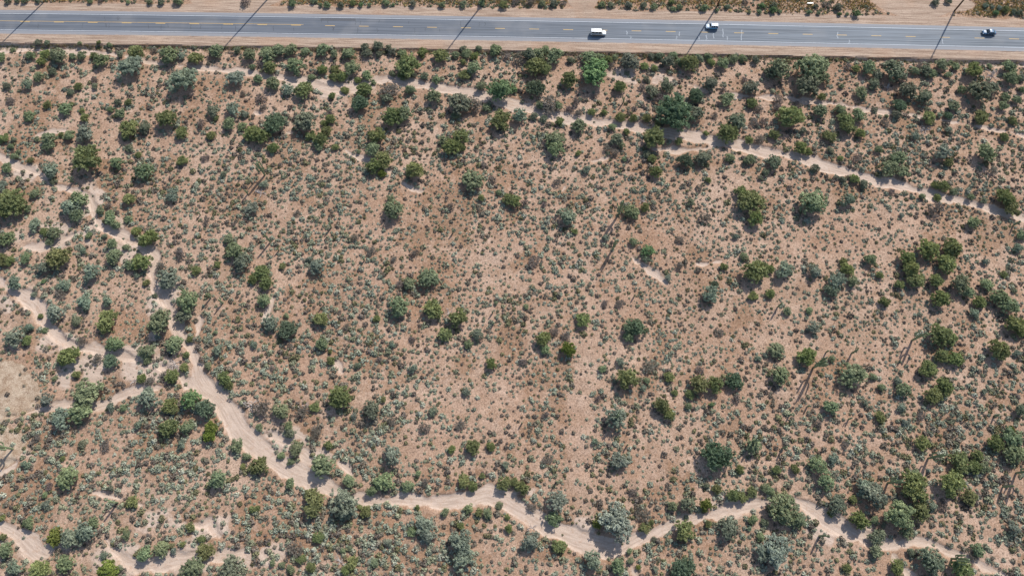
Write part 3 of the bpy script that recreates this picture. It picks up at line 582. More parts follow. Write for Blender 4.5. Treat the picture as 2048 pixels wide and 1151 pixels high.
PAL = dict(P=(.278, .310, .138), M=(.215, .258, .140), I=(.222, .262, .190), G=(.155, .238, .105), T=(.180, .240, .150), D=(.185, .205, .135), B=(.215, .190, .160), X=(.4, .37, .34), Y=(.235, .285, .075))
STY = dict(P='feather', M='leafy', I='wispy', G='leafy', T='round', D='leafy', B='brush', Y='feather')
COLW = dict(P='olive-green', M='mid-green', I='grey-green', G='vivid green', T='deep bluish-green', D='dark green', B='grey-brown', X='bleached', Y='yellow-green')
BIGN = dict(P='palo_verde_tree', M='mesquite_tree', I='ironwood_tree', G='mesquite_tree', T='palo_verde_tree', D='jojoba_shrub', B='dry_brush', X='dead_shrub', Y='palo_verde_tree')
SMLN = dict(P='creosote_bush', M='green_bush', I='saltbush', G='green_bush', T='green_bush', D='jojoba_shrub', B='dry_brush', X='dead_shrub', Y='creosote_bush')
plants = []
for (tc, tr), s in CAT.items():
    for it in s.split():
        a, b, w, k = it.split(',')
        plants.append(dict(px=512 * tc + float(a) / 4, py=(288 * tr if tr < 3 else 863) + float(b) / 4, w=float(w) / 4, k=k))

# ------------------------------------------------------------------ saguaros: base pixel, height m, arms, label
SAG = [
 (530,350,8.3,5,'tall many-armed saguaro standing above a bleached dead shrub'),
 (1237,429,9.2,5,'tall saguaro with a candelabra of arms, beside a low green bush'),
 (1225,499,7.6,2,'slim two-armed saguaro at the head of the short gully'),
 (1626,735,9.8,7,'giant saguaro with looping arms and long branching shadow'),
 (1824,680,8.4,3,'tall slanting-looking saguaro touching the olive tree, long straight shadow'),
 (236,1004,5.4,2,'saguaro whose long thin shadow runs toward the lower white-sand pocket'),
 (26,897,8.0,4,'many-armed saguaro on the left frame edge below the round clearing'),
 (1856,916,8.6,3,'armed saguaro beside the long olive thicket near the lower wash'),
 (1775,965,8.0,5,'broad candelabra saguaro between grey-green tree and olive thicket'),
 (1638,1071,5.2,2,'short armed saguaro just below the lower sandy wash'),
 (1903,1116,8.0,5,'big bushy-armed saguaro beside the wash at the bottom'),
 (2032,945,8.5,4,'saguaro on the right frame edge with many-fingered shadow'),
 (2005,973,5.0,0,'single-stem saguaro left of the many-fingered shadow'),
 (541,484,6.2,0,'single-stem saguaro with long shadow left of the middle'),
 (663,455,3.6,0,'single short saguaro left of the dark shaded tree'),
 (496,388,3.2,1,'short saguaro below left of the tall many-armed saguaro'),
 (558,501,2.6,0,'stubby saguaro right below the single-stem long-shadow saguaro'),
 (1703,706,4.4,2,'stout saguaro right of the giant looping-arm saguaro'),
 (1652,704,2.2,0,'stub saguaro just above the giant looping-arm saguaro'),
 (729,521,2.4,1,'small crooked saguaro stub among grey bushes in the middle'),
 (906,466,2.6,1,'small bent saguaro stub right of the dark shaded tree'),
 (370,584,5.0,1,'saguaro casting its shadow over the narrow wash bed'),
 (422,595,4.2,1,'middle saguaro of three in a row beside the wash'),
 (446,606,4.0,1,'right-hand saguaro of three in a row beside the wash'),
 (649,608,3.0,0,'short saguaro just above an olive tree left of the middle'),
 (1044,846,2.0,0,'tiny dark saguaro stub near the faint track'),
 (1555,614,4.4,1,'curved lone saguaro on the bare pinkish patch'),
 (1246,206,3.4,1,'leaning saguaro just above the long upper wash'),
 (1614,813,2.4,0,'short saguaro below the giant saguaro shadow tip'),
 (1578,830,2.2,1,'tiny hooked saguaro left of a pair of stubs'),
 (1988,831,2.8,1,'small forked saguaro near the right frame edge'),
 (1697,838,2.6,1,'tiny forked saguaro right of a pair of stubs'),
 (2026,451,3.6,1,'crooked saguaro near the right end of the upper wash'),
 (147,364,3.4,3,'small many-armed saguaro beside the left sandy pocket'),
 (401,430,2.2,0,'tiny saguaro stub in dense grey bushes on the left slope'),
 (1254,890,2.2,0,'tiny saguaro stub right above a grey-green tree'),
 (1112,963,2.8,0,'thin saguaro above the tall tree in the wash'),
 (1564,896,4.0,0,'thin saguaro with straight shadow above the lower right trees'),
 (985,626,2.2,0,'upper of two tiny saguaro stubs near the centre'),
 (987,648,2.2,0,'lower of two tiny saguaro stubs near the centre'),
 (1268,593,2.2,0,'dark saguaro stub below the short gully'),
 (1232,836,6.5,2,'saguaro rising through a grey-green tree crown'),
 (1503,884,6.0,2,'saguaro rising through a round green tree near lower right'),
 (1462,910,5.0,2,'saguaro hidden against the big bluish-green tree'),
]
# other fixed landmarks used to say where a plant stands
LAND = [(1197,68,'the white van'),(1425,54,'the white SUV'),(1979,66,'the dark blue car'),(16,82,'the first pole-shadow tip'),(450,86,'the second pole-shadow tip'),
 (905,93,'the third pole-shadow tip'),(1377,105,'the fourth pole-shadow tip'),(1862,117,'the fifth pole-shadow tip'),(395,765,'the main wash fork'),(463,838,'the widest wash bend'),
 (30,778,'the round clearing'),(1174,1082,'the lower wash junction'),(1290,533,'the short middle gully'),(1424,525,'the sandy gully pocket'),(1705,383,'the rusty bare patch'),
 (1045,522,'the round brown patch'),(700,305,'the small upper gully'),(820,376,'the bent little gully'),(60,340,'the left sandy pocket'),(100,492,'the left curved wash'),
 (320,512,'the pinched wash bend'),(80,612,'the small left-edge wash'),(60,1092,'the lower-left sand bed'),(230,1100,'the L-shaped sand bed'),(460,1108,'the forked white sand bed'),
 (837,999,'the straight wash reach'),(978,985,'the wash notch'),(1361,1041,'the thin wash bend'),(1680,1052,'the lower right wash'),(1900,1100,'the bottom right wash'),
 (1166,8,'the narrow dirt driveway'),(1830,12,'the broad dirt driveway'),(676,37,'the dark asphalt patch'),(655,176,'the upper wash bend'),(1100,228,'the upper wash narrows'),
 (1600,314,'the upper right wash'),(1850,384,'the far upper wash'),(1624,203,'the thin upper channel'),(1940,250,'the faint channel')]
SAGN = {0:'the many-armed left saguaro',1:'the candelabra saguaro',2:'the two-armed gully saguaro',3:'the giant looping-arm saguaro',4:'the slanting long-shadow saguaro',5:'the long-thin-shadow saguaro',6:'the left-edge saguaro',7:'the saguaro by the olive thicket',8:'the broad candelabra saguaro',9:'the short armed saguaro',10:'the bushy-armed bottom saguaro',11:'the right-edge saguaro',13:'the single-stem saguaro',14:'the lone short saguaro',17:'the stout saguaro',21:'the wash-shadow saguaro',26:'the curved lone saguaro',24:'the short centre-left saguaro',38:'the twin saguaro stubs',30:'the small forked saguaro',37:'the thin straight-shadow saguaro',32:'the crooked right saguaro'}
for i, nm in SAGN.items(): LAND.append((SAG[i][0], SAG[i][1], nm))

# ------------------------------------------------------------------ labels: size, colour, kind, and rank beside a landmark
OCT = ['right of', 'below right of', 'below', 'below left of', 'left of', 'above left of', 'above', 'above right of']
def sizew(p):
    return 'huge' if p['w'] >= 55 else 'large' if p['w'] >= 40 else 'medium' if p['w'] >= 25 else 'small'
def kindw(p):
    if p['k'] == 'X': return 'dead shrub'
    if p['k'] == 'B': return 'dry brush clump'
    if p['k'] == 'D': return 'leafy shrub'
    return 'tree' if p['w'] >= 25 else 'bush'
for p in plants: p['cls'] = (sizew(p), COLW[p['k']], kindw(p))
def make_labels(items):
    byc = {}
    for p in items: byc.setdefault(p['cls'], []).append(p)
    used = set(); ordw = ['nearest', 'second', 'third', 'fourth', 'fifth', 'sixth', 'seventh', 'eighth']
    for cls, ps in byc.items():
        opts = {id(p): [] for p in ps}
        for lx, ly, ln in LAND:
            sect = {}
            for p in ps:
                dx, dy = p['px'] - lx, p['py'] - ly
                o = int(round(math.degrees(math.atan2(dy, dx)) / 45)) % 8
                sect.setdefault(o, []).append((math.hypot(dx, dy), p))
            for o, l in sect.items():
                l.sort(key=lambda t: t[0])
                for r_, (d, p) in enumerate(l[:8]):
                    opts[id(p)].append((d + 60 * r_, r_, o, ln))
        for p in ps:
            for d, r_, o, ln in sorted(opts[id(p)]):
                lab = f"{cls[0]} {cls[1]} {cls[2]}, {ordw[r_]} one {OCT[o]} {ln}"
                if lab not in used: break
            used.add(lab); p['label'] = lab
make_labels(plants)

GROUPN = dict(palo_verde_tree='palo verde trees across the desert', mesquite_tree='mesquite trees across the desert', ironwood_tree='ironwood trees across the desert', jojoba_shrub='dark leafy shrubs across the desert', dry_brush='grey brush clumps across the desert', dead_shrub='bleached dead shrubs', creosote_bush='olive bushes across the desert', green_bush='green bushes across the desert', saltbush='grey-green bushes across the desert')
tree_xyr = []
for p in plants:
    big = p['w'] >= 25 and p['k'] not in 'BX'
    H = p['w'] * .155 * (.62 if big else .55) * rng.uniform(.9, 1.1)
    if p['k'] in 'BX': H *= .75
    x, y, z = at(p['px'], p['py'], H * .5)
    mpp = float(np.hypot(*(gp(p['px'] + 1, p['py'], z) - gp(p['px'], p['py'], z))))
    R_ = p['w'] * mpp / 2
    R_ *= .97 if p['w'] < 50 else 1.03
    H = R_ * 2 * (.47 if big else .47) * rng.uniform(.88, 1.12)
    if p['k'] in 'BX': H *= .7
    tree_xyr.append((x, y, R_))
    s1, s2 = rng.uniform(.93, 1.08, 2)
    name = (BIGN if p['w'] >= 25 else SMLN)[p['k']]
    cat_ = {'tree': 'tree', 'bush': 'bush', 'dead shrub': 'dead shrub', 'dry brush clump': 'brush', 'leafy shrub': 'shrub'}[p['cls'][2]]
    sc = (R_ * s1, R_ * s2, H * 1.08); rz = rng.random() * 6.28
    if p['k'] == 'X':
        o = link(name, DEAD[int(rng.integers(4))]); o.location = (x, y, z); o.scale = (R_ * s1, R_ * s2, R_ * .9); o.rotation_euler = (0, 0, rz)
    else:
        cm, tm = CROWN[STY[p['k']]][int(rng.integers(7))]
        c = np.array(PAL[p['k']]) * rng.uniform(.87, 1.13) * rng.uniform(.95, 1.05, 3)
        if big:
            o = link(name, None); o.empty_display_size = .5
            o.location = (x, y, z); o.scale = sc; o.rotation_euler = (0, 0, rz)
            cr_ = link('crown', cm, o); cr_.color = (*c, 1)
            link('trunk', tm, o)
        else:
            o = link(name, cm); o.location = (x, y, z - .08 * H); o.scale = sc; o.rotation_euler = (0, 0, rz); o.color = (*c, 1)
    tag(o, p['label'], cat_, GROUPN[name])

# ------------------------------------------------------------------ saguaros
def ribbed(pts, rad, ribs=11):
    """ribbed column along pts, ending in a dome"""
    n = ribs * 2; mb = MB(); P = [Vector(p) for p in pts]; d = (P[-1] - P[-2]).normalized()
    R = list(rad) + [rad[-1] * .82, rad[-1] * .45, rad[-1] * .06]; r0 = rad[-1]
    P += [P[-1] + d * r0 * .6, P[-1] + d * r0 * 1.0, P[-1] + d * r0 * 1.12]
    vs = []
    ref = Vector((.37, .93, 0))
    for i, p in enumerate(P):
        t = (P[min(i + 1, len(P) - 1)] - P[max(i - 1, 0)]).normalized()
        a = t.cross(ref); a = (a if a.length > .1 else t.cross(Vector((1, 0, 0)))).normalized(); b = t.cross(a)
        for k in range(n):
            r = R[i] * (1.0 if k % 2 == 0 else .84); an = math.pi * 2 * k / n
            vs.append(p + a * math.cos(an) * r + b * math.sin(an) * r)
    fs = [(i * n + k, i * n + (k + 1) % n, (i + 1) * n + (k + 1) % n, (i + 1) * n + k) for i in range(len(P) - 1) for k in range(n)]
    fs.append(tuple((len(P) - 1) * n + k for k in range(n)))
    mb.add(vs, fs); return mb, len(P)
def saguaro(px, py, H, arms, label, seed):
    r = np.random.default_rng(seed)
    x, y, z = at(px, py)
    root = tag(link('saguaro_cactus', None, None, (x, y, z)), label, 'cactus', 'saguaros standing in the desert')
    rt = .18 + .019 * H
    lean = r.normal(0, .012, 2)
    pts = [(lean[0] * H * t, lean[1] * H * t, -.3 + (H + .3 - rt) * t) for t in np.linspace(0, 1, 7)]
    mb, _ = ribbed(pts, [rt * .8, rt * .9, rt, rt * 1.06, rt * 1.05, rt, rt * .88])
    link('stem', mb.mesh('stem', M_SAG), root)
    a0 = r.random() * 6.28
    for k in range(arms):
        a = a0 + k * 2.4 + r.normal(0, .3); h0 = H * r.uniform(.30, .58); out = rt * r.uniform(2.6, 4.0); top = min(H * r.uniform(.68, 1.04), h0 + H * .5)
        ra = rt * r.uniform(.52, .68)
        dx, dy = math.cos(a), math.sin(a)
        q = [(dx * rt * .5, dy * rt * .5, h0), (dx * out * .55, dy * out * .55, h0 + .02 * H), (dx * out * .9, dy * out * .9, h0 + .055 * H), (dx * out, dy * out, h0 + .11 * H)]
        q += [(dx * (out + .04 * j), dy * (out + .04 * j), h0 + .11 * H + (top - h0 - .11 * H) * j / 3) for j in (1, 2, 3)]
        m2, _ = ribbed(q, [ra * .7, ra * .85, ra * .95, ra, ra * 1.05, ra, ra * .85], 9)
        link('arm', m2.mesh('arm', M_SAG), root)
    return root
for i, (px, py, H, arms, lab) in enumerate(SAG): saguaro(px, py, H, arms, lab, 500 + i)

# ------------------------------------------------------------------ low bushes (bursage) and sprigs
def bush_local(seed, n, hgt=.72):
    r = np.random.default_rng(seed)
    d = unit(n, r, .0); rr = r.uniform(.7, 1.0, n)
    lob = 1 + .14 * np.sin(np.arctan2(d[:, 1], d[:, 0]) * r.integers(3, 6) + r.random() * 6)
    P = d * (rr * lob)[:, None] * np.array([1, 1, hgt])
    out = d + r.normal(0, .5, (n, 3)); out /= np.linalg.norm(out, axis=1)[:, None]
    a = np.cross(out, r.normal(size=(n, 3))); a /= np.linalg.norm(a, axis=1)[:, None] + 1e-9
    b = np.cross(out, a)
    V, Q = quads_from(P, a * r.uniform(.11, .23, n)[:, None], b * r.uniform(.09, .17, n)[:, None])
    V[:, 2] = np.maximum(V[:, 2], -.08)
    return V, Q, r.uniform(.72, 1.26, n)
BVAR = [bush_local(300 + k, 84) for k in range(14)]
TINTS = np.array([(.262, .278, .196), (.242, .268, .200), (.228, .235, .152), (.195, .172, .13), (.165, .16, .085), (.315, .325, .25), (.145, .122, .10)])
TW = np.array([.26, .23, .13, .14, .06, .10, .08])
txyr = np.array(tree_xyr)
# candidate spots: a jittered lattice, thinned where the photo is bare
def scatter(step, seed, accept, jit=.55):
    r = np.random.default_rng(seed)
    A, B = np.meshgrid(np.arange(-222, 222, step), np.arange(-26, 190, step), indexing='ij')
    A = A + (np.arange(A.shape[1]) % 2)[None, :] * step * .5
    A = A + r.uniform(-jit, jit, A.shape) * step; B = B + r.uniform(-jit, jit, B.shape) * step
    x, y = A.ravel(), B.ravel()
    half = 139 + (y + 9) * .246 + 10
    k = (np.abs(x) < half) & (sample(RV, x, y) < V_BANK - .25); x, y = x[k], y[k]
    pr = accept(x, y); k = r.random(len(x)) < pr
    x, y = x[k], y[k]
    keep = np.ones(len(x), bool)
    for tx_, ty_, tr_ in txyr:
        keep &= (x - tx_) ** 2 + (y - ty_) ** 2 > (tr_ * .8) ** 2
    for spx, spy, sh_, sa_, _ in SAG:                 # open ground round the saguaros and where they throw their shade
        qx_, qy_, _z = at(spx, spy); L_ = sh_ / math.tan(SUN_EL); ux, uy = -math.sin(SUN_AZ), -math.cos(SUN_AZ)
        t_ = np.clip((x - qx_) * ux + (y - qy_) * uy, 0, L_)
        keep &= (np.hypot(x - qx_ - t_ * ux, y - qy_ - t_ * uy) > .45 + .08 * sh_) | (r.random(len(x)) < .12)
    return x[keep], y[keep], r
bare = np.zeros(PX.shape)
for b in BARE: bare = np.maximum(bare, ell(*b, 1.4, .9, 61))
clump = fbm(PX, PY, 7, 71, 3); region = fbm(PX, PY, 30, 75, 2)
def acc_bush(x, y):
    sd = sample(wash_sd, x, y)
    p = .30 * sstep(.34, .56, sample(clump, x, y) + .35 * (sample(region, x, y) - .5)) + .56
    p = p * (1 - .42 * sample(bare, x, y)) * (1 - .7 * sample(track, x, y)) * (1 - .5 * sample(sandy, x, y)) * (1 - .25 * sstep(118, 140, y)) * (1 - .92 * sstep(.3, .9, sample(clearing, x, y)))
    p = np.where(sd < .25, .012, p); p = np.where((sd >= .25) & (sd < 1.6), np.minimum(1, p * 1.35), p)
    return p
bx_, by_, br = scatter(1.24, 81, acc_bush, .42)
nb_ = len(bx_)
bigness = sstep(.40, .62, fbm(bx_, by_, 24, 91, 2))
brad = br.lognormal(math.log(.475), .36, nb_) * (.90 + .30 * bigness) * (1 - .2 * sample(bare, bx_, by_)) * (1 + .3 * sstep(70, 0, by_)); brad = np.clip(brad, .17, 1.1)
bt = br.choice(len(TINTS), nb_, p=TW)
brown = br.random(nb_) < .75 * sstep(.5, .68, fbm(bx_, by_, 9, 93, 3)); bt = np.where(brown, br.choice([3, 6, 2, 4], nb_), bt)
bz = ground_z(bx_, by_)
app = brad / (CAM_H / np.cos(np.arctan2(np.hypot(bx_, by_), CAM_H)))
inview = (by_ > -9) & (np.abs(bx_) < 139 + (by_ + 9) * .246)
order = np.argsort(-(app * inview * np.isin(bt, (0, 1, 5))))
ind = order[:300]; rest = order[300:]
# the 300 that show largest: one object each
ind_mesh = []
for v in range(14):
    for ti in (0, 1, 5):
        V, Q, tone = BVAR[v]
        col = np.clip(TINTS[ti][None] * tone[:, None], 0, 1)
        ind_mesh.append(mesh_np('bursage_bush', V, Q, (M_BUSH,), {'tint': ('FACE', 'FLOAT_COLOR', np.c_[col, np.ones(len(col))])}))
def to_px(x, y, z):
    d = np.array([x, y, z - CAM_H]); zz = d[1] * _s - d[2] * _c
    return 1024 + F_PX * d[0] / zz, 575.5 - F_PX * (d[1] * _c + d[2] * _s) / zz
for k, i in enumerate(ind):
    o = link('bursage_bush', ind_mesh[int(br.integers(14)) * 3 + {0: 0, 1: 1, 5: 2}[int(bt[i])]])
    o.location = (bx_[i], by_[i], bz[i] - .03); o.scale = (brad[i], brad[i] * br.uniform(.85, 1.15), brad[i] * br.uniform(.85, 1.1)); o.rotation_euler = (0, 0, br.random() * 6.28)
    px, py = to_px(bx_[i], by_[i], bz[i])
    ln = min(LAND, key=lambda l: (l[0] - px) ** 2 + (l[1] - py) ** 2)[2]
    tag(o, f"big rounded pale grey-green bursage bush on the soil around {ln}", 'bush', f"bursage bushes around {ln}")
# everything smaller reads as ground cover
def bake(name, x, y, z, rad, tints, tonevar, variants, r, label, m, sink=.03):
    Vs, Qs, Cs = [], [], []; off = 0
    vi = r.integers(0, len(variants), len(x)); ang = r.random(len(x)) * 6.28
    for v in range(len(variants)):
        k = np.where(vi == v)[0]
        if not len(k): continue
        V, Q, tone = variants[v]
        c, s = np.cos(ang[k])[:, None], np.sin(ang[k])[:, None]; R_ = rad[k][:, None]
        W = np.stack([(V[None, :, 0] * c - V[None, :, 1] * s) * R_ + x[k][:, None], (V[None, :, 0] * s + V[None, :, 1] * c) * R_ + y[k][:, None], V[None, :, 2] * R_ + z[k][:, None] - sink], -1)
        Vs.append(W.reshape(-1, 3)); Qs.append((Q[None] + (np.arange(len(k)) * len(V))[:, None, None]).reshape(-1, 4) + off); off += len(k) * len(V)
        Cs.append((tints[k][:, None, :] * tone[None, :, None] * tonevar[k][:, None, None]).reshape(-1, 3))
    C = np.concatenate(Cs)
    me = mesh_np(name, np.concatenate(Vs), np.concatenate(Qs), (m,), {'tint': ('FACE', 'FLOAT_COLOR', np.c_[C, np.ones(len(C))])})
    return tag(link(name, me), label, 'ground cover', None, 'stuff')
bake('bursage_scrub', bx_[rest], by_[rest], bz[rest], brad[rest], TINTS[bt[rest]], br.uniform(.75, 1.25, len(rest)), BVAR, br, 'low grey-green and brown scrub dotted thickly over the pinkish desert soil', M_BUSH)
SV = [bush_local(340 + k, 9, 1.0) for k in range(8)]
def acc_sprig(x, y):
    sd = sample(wash_sd, x, y)
    p = .42 + .5 * sample(bare, x, y)
    p = p * (1 - .9 * sample(clearing, x, y))
    return np.where(sd < .2, .006, p)
sx, sy, sr = scatter(.74, 83, acc_sprig)
srad = np.clip(sr.lognormal(math.log(.17), .35, len(sx)), .08, .4)
STI = np.array([(.14, .125, .085), (.17, .165, .115), (.10, .08, .065), (.2, .2, .15)])
bake('dry_sprigs', sx, sy, ground_z(sx, sy), srad, STI[sr.choice(4, len(sx), p=[.35, .25, .25, .15])], sr.uniform(.8, 1.2, len(sx)), SV, sr, 'tiny dark sprigs and tufts peppering the bare soil', M_BUSH)
# verge weeds under the road bank, dry golden grass beyond the road
def blades(seed, n=9):
    r = np.random.default_rng(seed); a = r.random(n) * 6.28; t = r.uniform(.2, .9, n)
    d = np.stack([np.cos(a) * t, np.sin(a) * t, np.full(n, 1.)], -1); s = np.stack([-np.sin(a), np.cos(a), np.zeros(n)], -1)
    P = d * .5 + r.normal(0, .25, (n, 3)) * np.array([1, 1, 0])
    V, Q = quads_from(P, d * .5, s * r.uniform(.06, .14, n)[:, None]); return V, Q, r.uniform(.7, 1.3, n)
GV = [blades(400 + k, 12) for k in range(6)]
gold = np.maximum.reduce([ell(1578, 8, 46, 20, .5, .6), ell(1716, 6, 40, 18, .5, .6), ell(1975, 10, 95, 24, .4, .5), ell(1400, 6, 70, 9, .6, .8), ell(1260, 4, 90, 8, .6, .8), ell(850, 3, 330, 8, .6, .9), ell(120, 0, 200, 6, .6, .9)])
r_ = np.random.default_rng(19)
A, B = np.meshgrid(np.arange(-215, 215, .5), np.arange(165, 205, .5), indexing='ij'); A = (A + r_.uniform(-.3, .3, A.shape)).ravel(); B = (B + r_.uniform(-.3, .3, B.shape)).ravel()
k = (sample(RV, A, B) > 6) & (r_.random(A.shape) < .9 * sample(gold, A, B)) & (sample(dirt_n, A, B) < .3); A, B = A[k], B[k]
bake('dry_grass', A, B, ground_z(A, B), r_.uniform(.25, .5, len(A)), np.array([(.50, .37, .14), (.44, .31, .13), (.30, .27, .12)])[r_.choice(3, len(A), p=[.5, .3, .2])], r_.uniform(.8, 1.2, len(A)), GV, r_, 'golden dry grass along the far verge of the road', M_BUSH)
xv = r_.uniform(-215, 215, 5200); vv = V_BANK - .35 - np.abs(r_.normal(0, 1.0, 5200)); xw, yw = road_pt(xv, vv)
k = r_.random(5200) < .25 + .75 * (vnoise(xw, yw, 6, 77) > .45); xw, yw = xw[k], yw[k]
bake('verge_weeds', xw, yw, ground_z(xw, yw), r_.uniform(.15, .48, len(xw)), np.array([(.075, .095, .04), (.28, .24, .09), (.10, .085, .06), (.13, .15, .06)])[r_.choice(4, len(xw), p=[.4, .2, .2, .2])], r_.uniform(.7, 1.2, len(xw)), [bush_local(360 + q, 16, .9) for q in range(6)], r_, 'thin line of weeds along the foot of the road bank', M_BUSH)
xv = r_.uniform(-215, 215, 6500); vv = r_.uniform(9, 22, 6500); xw, yw = road_pt(xv, vv)
k = (sample(dirt_n, xw, yw) < .15) & (r_.random(6500) < .2 + .8 * (vnoise(xw, yw, 5, 79) > .42)) & (sample(shoulder, xw, yw) < .2); xw, yw = xw[k], yw[k]
bake('verge_scrub', xw, yw, ground_z(xw, yw), r_.uniform(.25, .7, len(xw)), np.array([(.18, .19, .11), (.27, .27, .19), (.30, .24, .165), (.46, .36, .16)])[r_.choice(4, len(xw), p=[.35, .25, .25, .15])], r_.uniform(.7, 1.2, len(xw)), BVAR, r_, 'mixed low scrub on the far side of the road', M_BUSH)

# ------------------------------------------------------------------ utility poles beyond the road
for k, (px, py, lab) in enumerate([(102, -9, 'first utility pole'), (536, -2, 'second utility pole'), (969, 4.5, 'third utility pole'), (1435, 12, 'fourth utility pole'), (1909, 22, 'fifth utility pole')]):
    x, y, z = at(px, py)
    side = ['leftmost, its shadow crossing the solid yellow line', 'its shadow just left of the dark asphalt patch', 'its shadow crossing the road left of the white van', 'its shadow falling just behind the white SUV nose', 'its shadow crossing left of the dark blue car'][k]
    root = tag(link('utility_pole', None, None, (x, y, z)), f"tall wooden {lab.split(' ', 1)[1]}, {side}", 'utility pole', 'utility poles beyond the road')
    t = MB(); t.tube([(0, 0, -.5), (0, 0, 8), (0, 0, 16), (0, 0, 23)], [.30, .27, .23, .18], 12)
    link('shaft', t.mesh('shaft', M_POLE, True), root)
    for h in (19.5, 21, 22.5):
        t = MB(); t.tube([(0, -.15, h), (0, -.75, h + .12)], [.06, .045], 8)
        for j in range(4): t.tube([(0, -.3 - .11 * j, h + .03 * j), (0, -.34 - .11 * j, h + .04 * j)], .10, 8)
        link('insulator', t.mesh('insulator', M_METAL, True), root)

# ------------------------------------------------------------------ small board beyond the road
x, y, z = at(1617, 13)
root = tag(link('roadside_board', None, None, (x, y, z)), 'small dark roadside board on two posts among golden grass', 'sign')
t = MB(); t.box((0, 0, 1.25), (2.1, .06, .75)); link('panel', t.mesh('panel', simple('dark_board', (.035, .035, .04), .6), bevel=.015), root)
t = MB(); t.box((0, 0, 1.66), (2.1, .09, .05)); link('top_rail', t.mesh('top_rail', M_METAL), root)
for s in (-1, 1):
    t = MB(); t.box((s * .85, .06, .7), (.09, .055, 1.8)); link('post', t.mesh('post', M_METAL), root)

# ------------------------------------------------------------------ vehicles (nose along +x)
M_GLASS = simple('dark_car_glass', (.012, .02, .024), .12, .6, var=.05)
M_TYRE = simple('tyre_rubber', (.02, .02, .021), .85, .2, var=.1)
M_RIM = simple('alloy_rim', (.55, .56, .58), .3, .5, .8, var=.05)
M_LAMP = simple('clear_lamp', (.75, .78, .8), .15, .6, var=.03)
M_RED = simple('red_lamp', (.45, .02, .015), .25, .5, var=.05)
M_TRIM = simple('black_trim', (.025, .025, .027), .6, .3, var=.1)
def loft(sections, n=20, p=4.0):
    """superellipse cross-sections (x, half width, z bottom, z top, top taper)"""
    mb = MB(); vs = []
    for x, hw, z0, z1, tp in sections:
        zc, hz = (z0 + z1) / 2, (z1 - z0) / 2
        for k in range(n):
            a = 2 * math.pi * (k + .5) / n; c, s = math.cos(a), math.sin(a)
            u = math.copysign(abs(c) ** (2 / p), c); w = math.copysign(abs(s) ** (2 / p), s)
            wd = hw * (1 - tp * (w + 1) / 2)
            vs.append((x, u * wd, zc + w * hz))
    m = len(sections)
    fs = [(i * n + k, i * n + (k + 1) % n, (i + 1) * n + (k + 1) % n, (i + 1) * n + k) for i in range(m - 1) for k in range(n)]
    fs += [tuple(range(n - 1, -1, -1)), tuple((m - 1) * n + k for k in range(n))]
    mb.add(vs, fs); return mb
